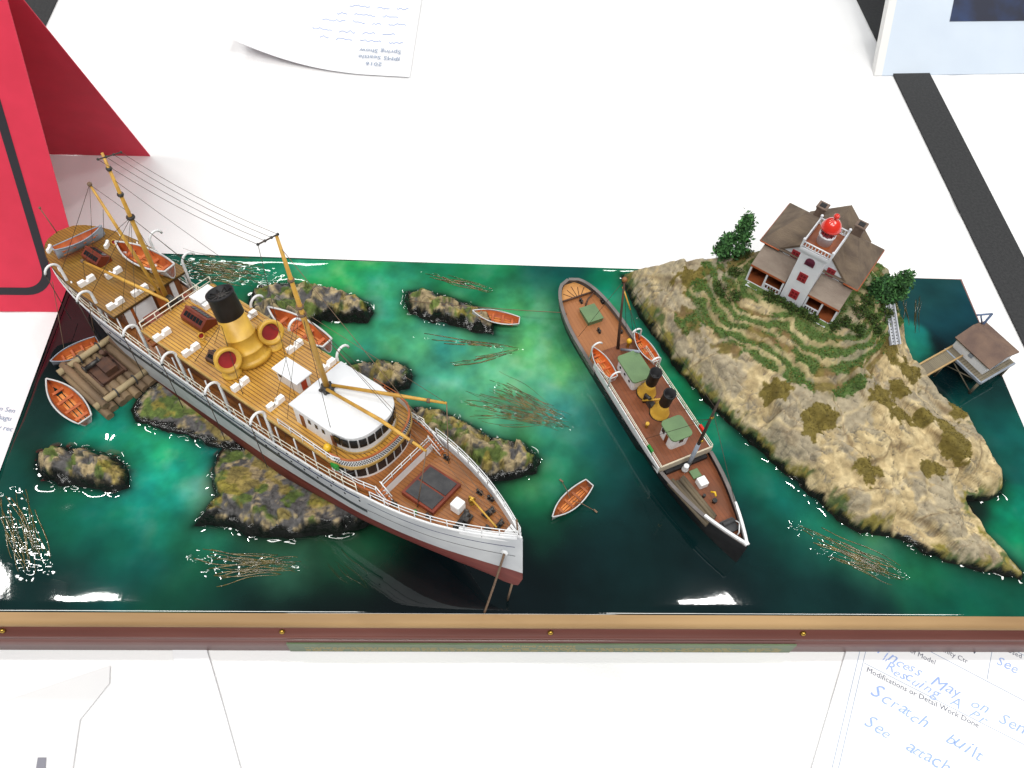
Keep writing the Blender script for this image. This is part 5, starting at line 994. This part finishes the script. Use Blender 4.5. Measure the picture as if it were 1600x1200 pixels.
G().box(((wx0+wx1)/2, wy0, DZ-.6), (wx1-wx0, 1.0, 1.6)).box((wx0, (wy0+wy1)/2, DZ-.6), (1.0, wy1-wy0, 1.6)).build('edge_beam', M_boatg, pier)
print('pier', ln, wd, wx0, wx1, wy0, wy1)
bc = PR @ np.array([(wx0+wx1)/2+2, (wy0+wy1)/2+1.5, 0])+po; bc[2] = DZ-.1
bhs = thing('boathouse', 'small white boathouse with brown pitched roof at the pier end', 'boathouse', bc, PR); bw, bd_ = (wx1-wx0)*.78, (wy1-wy0)*.84
G().box((0, 0, 4.25), (bw, bd_, 8.5)).add([(-bw/2, -bd_/2, 8.5), (bw/2, -bd_/2, 8.5), (bw/2, bd_/2, 8.5), (-bw/2, bd_/2, 8.5), (0, -bd_/2, 11.6), (0, bd_/2, 11.6)], [(0, 1, 4), (3, 5, 2), (0, 4, 5, 3), (1, 2, 5, 4)]).build('wall', M_lw, bhs)
M_br = mat('boathouse_roof', (.12, .075, .06), (.19, .12, .085), 90, .8, bump=.4, bscale=600)
ov = 1.4
for sd in (-1, 1): slab([(sd*(bw/2+ov), -bd_/2-ov, 8.2), (sd*(bw/2+ov), bd_/2+ov, 8.2), (0, bd_/2+ov, 12.4), (0, -bd_/2-ov, 12.4)], .9, 'roof_slope', M_br, bhs)
G().box((bw/2*0, -bd_/2-.2, 3.9), (5, .5, 7)).build('door', M_boatg, bhs); G().box((-bw/2-.2, 0, 5.0), (.5, 2.6, 2.6)).build('window', M_boatg, bhs)
cr = po+PR @ np.array([wx1-4, wy1-1, DZ]); crn = thing('jib_crane', 'little blue grey hoisting crane behind the boathouse', 'crane', cr, PR); M_crn = mat('crane_blue', (.10, .15, .27), rough=.5)
G().tube([(0, 0, -.4), (0, 0, 19)], .7, 7).build('post', M_crn, crn); G().tube([(0, 0, 19), (-11, 3, 21)], .6, 6).build('jib', M_crn, crn); G().tube([(0, 0, 8), (-8, 2.2, 20)], .45, 6).build('strut', M_crn, crn)
# ================================================================= log raft
ra, rb = W(130, 559, 5), W(187, 611, 5); rx = rb-ra; rl_ = float(np.linalg.norm(rx)); rx /= rl_; ry = np.array([-rx[1], rx[0], 0]); rc = (ra+rb)/2+ry*1.5; rc[2] = 0
raft = thing('log_raft', 'log raft lashed from thick tan tree trunks beside the steamer stern', 'raft', rc, np.stack([rx, ry, [0, 0, 1.]], 1)); M_rlog = mat('raft_log', (.29, .20, .11), (.15, .10, .06), 110, .75, bump=.6, bscale=260, stretch=(.25, 1, 1)); M_rlog2 = mat('raft_pole', (.44, .35, .20), (.30, .23, .13), 120, .7, bump=.4, bscale=300, stretch=(1, .3, 1))
for k in range(9):
    y = -14+k*4.6; r = random.uniform(2.2, 2.9); e = random.uniform(-2, 3); G().tube([(-rl_/2-5+e, y, 1.8), (0, y+random.uniform(-.4, .4), 2.0), (rl_/2+6+e, y+random.uniform(-.5, .5), 1.9)], [r, r*1.03, r*.95], 10).build('log', M_rlog, raft)
for x in (-rl_/2, rl_/2): G().tube([(x, -17, 5.8), (x, 25, 5.8)], [2.0, 1.8], 10).build('cross_pole', M_rlog2, raft)
G().tube([(-rl_/2-3, -12, 6.4), (rl_/2+4, -12.5, 6.4)], 2.2, 10).build('log', M_rlog, raft); G().tube([(-rl_/2+1, -7, 6.0), (rl_/2-2, -7.5, 6.0)], 1.6, 10).build('log', M_rlog, raft); G().tube([(-rl_/2+2, 17, 6.6), (rl_/2-1, 17.5, 6.6)], 2.6, 10).build('log', M_rlog, raft)
for x in (-rl_/2, rl_/2):
    for y in (-12, -4, 8, 18): G().tube([(x-2.6, y, 3), (x-2.2, y+.6, 7.4), (x, y+.8, 8.2), (x+2.2, y+.6, 7.4), (x+2.6, y, 3)], .45, 5).build('lashing', M_hatch, raft)
G().box((0, 2, 5.8), (16, 14, 2)).box((2, 3, 9), (9, 7, 5)).tube([(-8, 8, 6), (-6, 6, 13)], 1.4, 8).tube([(-10, -6, 7), (10, -6, 7)], .8, 6).tube([(-10, 9, 7), (10, 9, 7)], .8, 6).build('donkey_winch', M_rust, raft)
G().lathe([(2.2, -5), (2.6, -4.6), (1.4, -4), (1.4, 4), (2.6, 4.6), (2.2, 5)], (-6, -2, 9), (0, 1, 0), 12).build('winch_drum', M_gun, raft)
# ================================================================= kelp
M_kelp = mat('kelp', (.045, .042, .012), (.15, .115, .03), 200, .08, coat=.6); M_bead = mat('resin_bead', (.008, .028, .016), (.02, .045, .02), 200, .03, coat=1); M_kelpd = mat('kelp_dark', (.03, .035, .012), (.06, .05, .015), 300, .15, coat=.6)
def wlev(x, y):
    i = int(np.clip((x-fl[0])/(fr[0]-fl[0])*(NX-1), 0, NX-1)); j = int(np.clip(y/229.*(NY-1), 0, NY-1)); return float(wz[i, j])
def kelp(lines, n, spread, label, r=.42, m=M_kelp, conv=.25, drops=0, lift=.22):
    R_ = np.random.RandomState(len(label)+n); g = G(); bead = G()
    for k in range(n):
        a, b = lines[k % len(lines)]; a = W(*a); b = W(*b); d_ = b-a; nn = np.array([-d_[1], d_[0], 0]); nn /= np.linalg.norm(nn)
        oa = R_.normal(0, 1)*spread; ob = oa*conv+R_.normal(0, .3)*spread; t0 = R_.uniform(0, .45); t1 = R_.uniform(.75, 1); ph = R_.uniform(0, 6.28); P = []
        for t in np.linspace(t0, t1, 12):
            p = a+d_*t+nn*(oa*(1-t)+ob*t+(1.0+.5*spread)*(math.sin(ph+t*3.6)*.5+.35*math.sin(ph*2.3+t*8.5))); P.append((p[0], p[1], wlev(p[0], p[1])+lift*(.2+.8*math.sin(ph*3+t*9)**2)))
        rk = r*R_.uniform(.3, .95); g.tube(P, [rk*(.35+.65*math.sin(math.pi*min(1, .15+.85*i/11))) for i in range(12)], 5)
        for _ in range(drops):
            q = P[R_.randint(len(P))]; s1 = R_.uniform(.35, 1.15); bead.ball((q[0]+R_.normal(0, .8), q[1]+R_.normal(0, .8), q[2]+.05), s1, 10, (1.5, .9, R_.uniform(.25, .5)))
    t = thing('kelp_bed', label, 'kelp'); tag(g.build('strands', m, t), kind='stuff')
    if bead.v: tag(bead.build('resin_beads', M_bead, t), kind='stuff')
    return t
kelp([((660, 424), (775, 455))], 9, 2.0, 'brown kelp streak at the far edge beyond the oblong tan reef', .4, drops=0)
kelp([((640, 525), (815, 548)), ((690, 572), (818, 548))], 12, 1.6, 'forked kelp strands meeting at a point south of the small white boat', .45, drops=0)
kelp([((760, 600), (890, 664)), ((720, 627), (890, 668))], 64, 5.5, 'wide fan of pale kelp strands pointing at the tug', .26, conv=.12, drops=0)
kelp([((262, 402), (425, 432)), ((268, 418), (400, 436))], 36, 4.5, 'dense glittering kelp mat behind the steamer stern', .42, conv=.9, drops=0)
kelp([((300, 872), (470, 884)), ((330, 890), (465, 882))], 22, 4.0, 'glittering kelp patch in front of the large mossy reef', .4, conv=.7, drops=0)
kelp([((0, 770), (45, 895)), ((22, 760), (70, 890))], 20, 3.0, 'shiny kelp trailing along the side of the sea past the mossy islet', .45, conv=.8, drops=0)
kelp([((1240, 822), (1415, 903)), ((1280, 860), (1412, 908))], 26, 3.6, 'long glittering kelp drift below the island point', .42, conv=.6, drops=0)
kelp([((1412, 455), (1418, 515)), ((1432, 455), (1428, 520)), ((1440, 460), (1432, 522))], 10, 1.8, 'thin brown kelp stems standing off the pier', .35, M_kelpd)
kelp([((500, 862), (555, 915)), ((512, 862), (575, 925))], 6, 2.5, 'faint pale kelp stems in the dark water before the steamer bow', .16, M_kelpd, conv=1)
# white scatter of resin beads on the sea
# ================================================================= things on the table
M_redc = mat('red_card', (.72, .030, .075), (.66, .026, .065), 60, .6); M_redd = M_redc; M_bk = mat('card_black', (.02, .018, .025), rough=.6)
F_ = W(144, 487, TABLE); Rr = W(235, 243, TABLE); ap_d = W(-1, -48, 0)-CPOS; base_d = Rr-F_; nrm = np.cross(base_d, [0, 0, 1.]); t_ = ((F_-CPOS) @ nrm)/(ap_d @ nrm); AP = CPOS+ap_d*t_
left_dir = W(0, 486, TABLE)-F_; left_dir[2] = 0; left_dir /= np.linalg.norm(left_dir); wid = 280.
card = thing('tent_card', 'tall red folded tent card with a black rounded border line', 'card', F_)
def card_panel(A_, B_, t, name):
    P = J([A_, B_, B_+left_dir*wid, A_+left_dir*wid])-F_; n__ = np.cross(P[1]-P[0], P[2]-P[0]); n__ /= np.linalg.norm(n__)
    return G().add(list(P)+list(P+n__*t), [(0, 1, 2, 3), (7, 6, 5, 4), (0, 4, 5, 1), (1, 5, 6, 2), (2, 6, 7, 3), (3, 7, 4, 0)]).build(name, M_redc, card), n__
card_panel(F_, AP, .6, 'front_panel'); card_panel(Rr, AP, .6, 'back_panel')
cn = np.cross(AP-F_, left_dir); cn /= np.linalg.norm(cn); cn = cn if cn @ (CPOS-F_) > 0 else -cn
def on_card(x, y): d_ = W(x, y, 0)-CPOS; t__ = ((F_-CPOS) @ cn)/(d_ @ cn); return CPOS+d_*t__
cu_ = (AP-F_)/np.linalg.norm(AP-F_); c2 = lambda p: np.array([(p-F_) @ left_dir, (p-F_) @ cu_])
i1 = c2(on_card(73, 425)); i2 = c2(on_card(20, 453)); ins_x, ins_y = float(i1[0]), float(i2[1]); rr_ = 16; path = [(ins_x, float((AP-F_) @ cu_)-ins_y)]+[(ins_x+rr_-rr_*math.cos(a), ins_y+rr_-rr_*math.sin(a)) for a in np.linspace(0, math.pi/2, 9)]+[(wid-ins_x, ins_y)]
P0 = J(path); q = G(); hw = 2.6; VV = []
for i in range(len(P0)):
    dd = P0[min(i+1, len(P0)-1)]-P0[max(i-1, 0)]; dd /= np.linalg.norm(dd); nv = J([-dd[1], dd[0]])
    for s1 in (-hw, hw): p2 = P0[i]+nv*s1; VV.append(left_dir*p2[0]+cu_*p2[1]+cn*.75)
q.add(VV, [(2*i, 2*i+1, 2*i+3, 2*i+2) for i in range(len(P0)-1)]); q.build('border_line', M_bk, card, recalc=False)
M_paper = mat('paper', (.84, .85, .87), (.80, .81, .84), 12, .6)
M_ink = mat('print_ink', (.10, .11, .16), rough=.7); M_pen = mat('pen_ink', (.30, .42, .75), rough=.7); M_rule = mat('rule_ink', (.25, .32, .45), rough=.7)
def flat_frame(px_o, px_x, px_y, z):
    o_ = W(*px_o, z); x = W(*px_x, z)-o_; x /= np.linalg.norm(x); y = np.cross([0, 0, 1.], x); return o_, x, y
# black webbing straps across the table
M_strap = mat('black_webbing', (.018, .019, .021), (.03, .031, .033), 500, .8, bump=.3, bscale=1500)
def strap(pts, label):
    P = [W(x, y, TABLE) for x, y in pts]; P2 = [p+[0, 0, 1.0] for p in P]; lo__ = [p+[0, 0, -.3] for p in P]
    return tag(G().add(lo__+P2, [(3, 2, 1, 0), (4, 5, 6, 7), (0, 1, 5, 4), (1, 2, 6, 5), (2, 3, 7, 6), (3, 0, 4, 7)]).build('table_strip', M_strap), label, 'strip')
strap([(1300, -80), (1352, -80), (1720, 640), (1648, 640)], 'long black cloth strip crossing the table past the boathouse'); strap([(60, -60), (118, -60), (20, 150), (-40, 150)], 'black cloth strip disappearing behind the red tent card')
# display board at the back
b0, b1 = W(1378, 118, TABLE), W(1700, 113, TABLE); bxv = b1-b0; bl__ = np.linalg.norm(bxv); bxv /= bl__; bdep = np.cross([0, 0, 1.], bxv); lean = math.radians(52); bup = math.cos(lean)*np.array([0, 0, 1.])+math.sin(lean)*bdep
# the board's near edge rises towards the photo's top border
bup = bup+bxv*.22; bup /= np.linalg.norm(bup); bnr = np.cross(bxv, bup); bnr /= np.linalg.norm(bnr)
brd = thing('display_board', 'pale white display board leaning back with a dark blue picture', 'board', b0, np.stack([bxv, bup-(bup@bxv)*bxv, bnr], 1)); sk = float(bup @ bxv)/float(np.linalg.norm(bup-(bup@bxv)*bxv))
def shq(x0, x1, y0, y1, z0, z1): return G().add([(x+sk*y, y, z) for z in (z0, z1) for x, y in ((x0, y0), (x1, y0), (x1, y1), (x0, y1))], [(3, 2, 1, 0), (4, 5, 6, 7), (0, 1, 5, 4), (1, 2, 6, 5), (2, 3, 7, 6), (3, 0, 4, 7)])
shq(0, 200, 0, 190, -7, 0).build('panel', mat('board_white', (.60, .68, .78), (.56, .64, .75), 20, .5), brd); shq(-7, 0, 0, 190, -7, 0).build('edge_strip', mat('board_edge', (.76, .76, .75), rough=.6), brd)
pv = W(1527, 48, TABLE+20)-b0; pc = J([float(pv @ bxv), 0]); shq(52, 196, 46, 184, -.2, .5).build('picture', mat('picture_blue', (.004, .008, .03), (.008, .03, .11), 30, .35, lo=.45, hi=.7), brd)
# entry form sticking out under the base
fo, fx, fy = flat_frame((1352, 1043), (1600, 1168), None, TABLE+.35)
form = thing('entry_form', 'printed entry form with blue handwriting tucked under the plinth', 'paper', fo, np.stack([fx, fy, [0, 0, 1]], 1))
G().box((84, -20, 0), (190, 140, .2)).build('sheet', M_paper, form)
def frm(px): p = W(*px, TABLE+.35)-fo; return float(p @ fx), float(p @ fy)
I3 = np.eye(3)
def rule(p, q_, t=.28, m=M_rule): a_, b_ = J(frm(p)), J(frm(q_)); d_ = b_-a_; l_ = np.linalg.norm(d_); an = math.atan2(d_[1], d_[0]); G().box((*((a_+b_)/2), .14), (l_, t, .04), [[math.cos(an), -math.sin(an), 0], [math.sin(an), math.cos(an), 0], [0, 0, 1]]).build('ruled_line', m, form)
for a_, b_ in (((1345, 1011), (1300, 1200)), ((1354, 1011), (1310, 1200)), ((1350, 1036), (1640, 1184)), ((1440, 1011), (1640, 1116)), ((1551, 1011), (1542, 1062)), ((1575, 1011), (1640, 1045))): rule(a_, b_)
def hand(body, size, m, loc, rot, parent):
    """pen writing: every character a little different in size, slant and height on the line"""
    R_ = np.random.RandomState(len(body)*7+int(size*10)); V_ = []; F_ = []; x = 0.
    for ch in body:
        if ch == ' ': x += size*.33; continue
        cu = bpy.data.curves.new('ch', 'FONT'); cu.body = ch; cu.size = size*S*R_.uniform(.85, 1.15); cu.shear = R_.uniform(.25, .5); cu.extrude = .02*S; cu.offset = R_.uniform(-.06, .0)*S*size/8; cu.resolution_u = 2
        o = bpy.data.objects.new('ch', cu); col.objects.link(o); dg = bpy.context.evaluated_depsgraph_get(); dg.update(); me = bpy.data.meshes.new_from_object(o.evaluated_get(dg)); bpy.data.objects.remove(o); bpy.data.curves.remove(cu)
        vv = np.array([v.co[:] for v in me.vertices])/S
        if len(vv):
            a = R_.uniform(-.16, .16); ca, sa = math.cos(a), math.sin(a); w0 = vv[:, 0].min(); wd_ = vv[:, 0].max()-w0; q = vv-[w0, 0, 0]
            q = np.stack([q[:, 0]*ca-q[:, 1]*sa+x, q[:, 0]*sa+q[:, 1]*ca+R_.uniform(-.07, .07)*size, q[:, 2]], 1); o_ = len(V_); V_ += q.tolist(); F_ += [tuple(i+o_ for i in p.vertices) for p in me.polygons]; x += wd_*R_.uniform(.85, 1.05)+size*.03
        bpy.data.meshes.remove(me)
    me = bpy.data.meshes.new('writing'); me.from_pydata((np.array(V_)*S).tolist(), [], F_); me.materials.append(m); o = bpy.data.objects.new('writing', me); col.objects.link(o); o.parent = parent
    o.matrix_local = Matrix.Translation(Vector(loc)*S) @ Matrix.Rotation(rot, 4, 'Z'); return o
def put(body, px, size, m, shear=0, off=0, rot=0):
    x, y = frm(px)
    if m is M_pen: return hand(body, size*1.15, m, (x, y, .16), rot, form)
    c_, s_ = math.cos(rot), math.sin(rot); text(body, size, m, (x, y, .16), [[c_, -s_, 0], [s_, c_, 0], [0, 0, 1]], form, 'writing', shear=shear, offset=off)
put('Modifications or Detail Work Done', (1353, 1049), 3.9, M_ink); put('of Model', (1421, 1019), 3.7, M_ink); put('unity Ctr', (1470, 1017), 3.7, M_ink); put('w', (1512, 1016), 6.5, M_ink, 0, .12); put('es Used', (1560, 1012), 3.7, M_ink)
put('Princess  May  on  Sen', (1358, 1014), 6.8, M_pen, .35, rot=-.06); put('"Rescuing  A  Pr', (1376, 1042), 6.6, M_pen, .35, rot=-.05); put('Scratch   built', (1359, 1086), 8.0, M_pen, .35, rot=-.08); put('See   attach', (1350, 1132), 7.6, M_pen, .35, rot=-.08); put('See', (1557, 1038), 6.5, M_pen, .35)
# curled sheet at the back
so, sx_, sy_ = flat_frame((640, 121), (345, 104), None, TABLE+.5)
sheet = thing('curled_sheet', 'curled printed sheet lying upside down at the back of the table', 'paper', so, np.stack([sx_, sy_, [0, 0, 1]], 1))
def curl(x, y): return .3+16*max(0, (x-60)/100)**2*math.exp(-((y+2)/70)**2)+3*max(0, (x-40)/120)
A_ = [[(x, -y-max(0, (x-25)/80)**1.6*-0+(-20*max(0, (x-40)/120)**1.5), curl(x, y)) for y in np.linspace(0, 130, 14)] for x in np.linspace(0, 146, 24)]
shm = G().grid(A_).build('page', M_paper, sheet, recalc=False)
Rf = [[1, 0, 0], [0, 1, 0], [0, 0, 1]]
for body, y, sz, off in (('2016', -11, 7, 26), ('IPMS Seattle', -20, 7, 12), ('Spring Show', -29, 7, 12)): text(body, sz, M_rule, (off-2, y-5, 1.3), Rf, sheet, 'writing')
for k, y in enumerate((-46, -57, -72, -83, -96)):      # illegible pen lines
    x = 10+8*(k % 2)
    while x < 84-6*k:
        n_ = random.randint(6, 14); q = G(); q.tube([(x+i*1.5, y+2.2*random.uniform(-1, 1)*(1 if i % 2 else .4), curl(x+i*1.5, -y)+.25) for i in range(n_)], .28, 4); q.build('writing', M_pen, sheet); x += n_*1.5+5
# other loose papers
def loose(pts, label, name='paper_sheet', z=.3, m=M_paper):
    P = [W(x, y, TABLE)+[0, 0, z] for x, y in pts]; n = len(P); t = thing(name, label, 'paper', P[0])
    Q = [p-P[0] for p in P]; G().add(Q+[p-J([0, 0, .15]) for p in Q], [tuple(range(n)), tuple(range(2*n-1, n-1, -1))]+[(i, (i+1) % n, n+(i+1) % n, n+i) for i in range(n)]).build('sheet', m, t); return t, P[0]
lp, l0 = loose([(-60, 560), (70, 560), (40, 760), (-90, 790)], 'white sheet of small blue print under the left side of the base')
tv = W(60, 650, TABLE)-W(0, 640, TABLE); tv[2] = 0; tv /= np.linalg.norm(tv); ty_ = np.cross([0, 0, 1.], tv)
for body, px in (('on Sen', (-8, 641)), ('hagu', (-4, 655)), ('y rec', (-4, 671))):
    text(body, 4.4, M_rule, W(*px, TABLE)-l0+[0, 0, .6], np.stack([tv, ty_, [0, 0, 1]], 1), lp, 'writing')
M_plast = mat('grey_card', (.70, .70, .71), (.66, .66, .675), 20, .6)
loose([(-80, 1125), (172, 1040), (171, 1068), (125, 1125), (112, 1215), (-80, 1215)], 'pale grey sheet lying at the table front beside the entry form side edge', m=M_plast)
loose([(268, 1005), (320, 1005), (345, 1090), (380, 1215), (300, 1215)], 'white leaflet strip poking out under the plinth front', z=.5)
loose([(60, 1184), (73, 1184), (71, 1215), (55, 1215)], 'small dark grey tag lying on the pale grey sheet', 'paper_tag', .7, mat('tag_grey', (.2, .2, .24), rough=.6))
scene.render.resolution_x = 1024; scene.render.resolution_y = 768
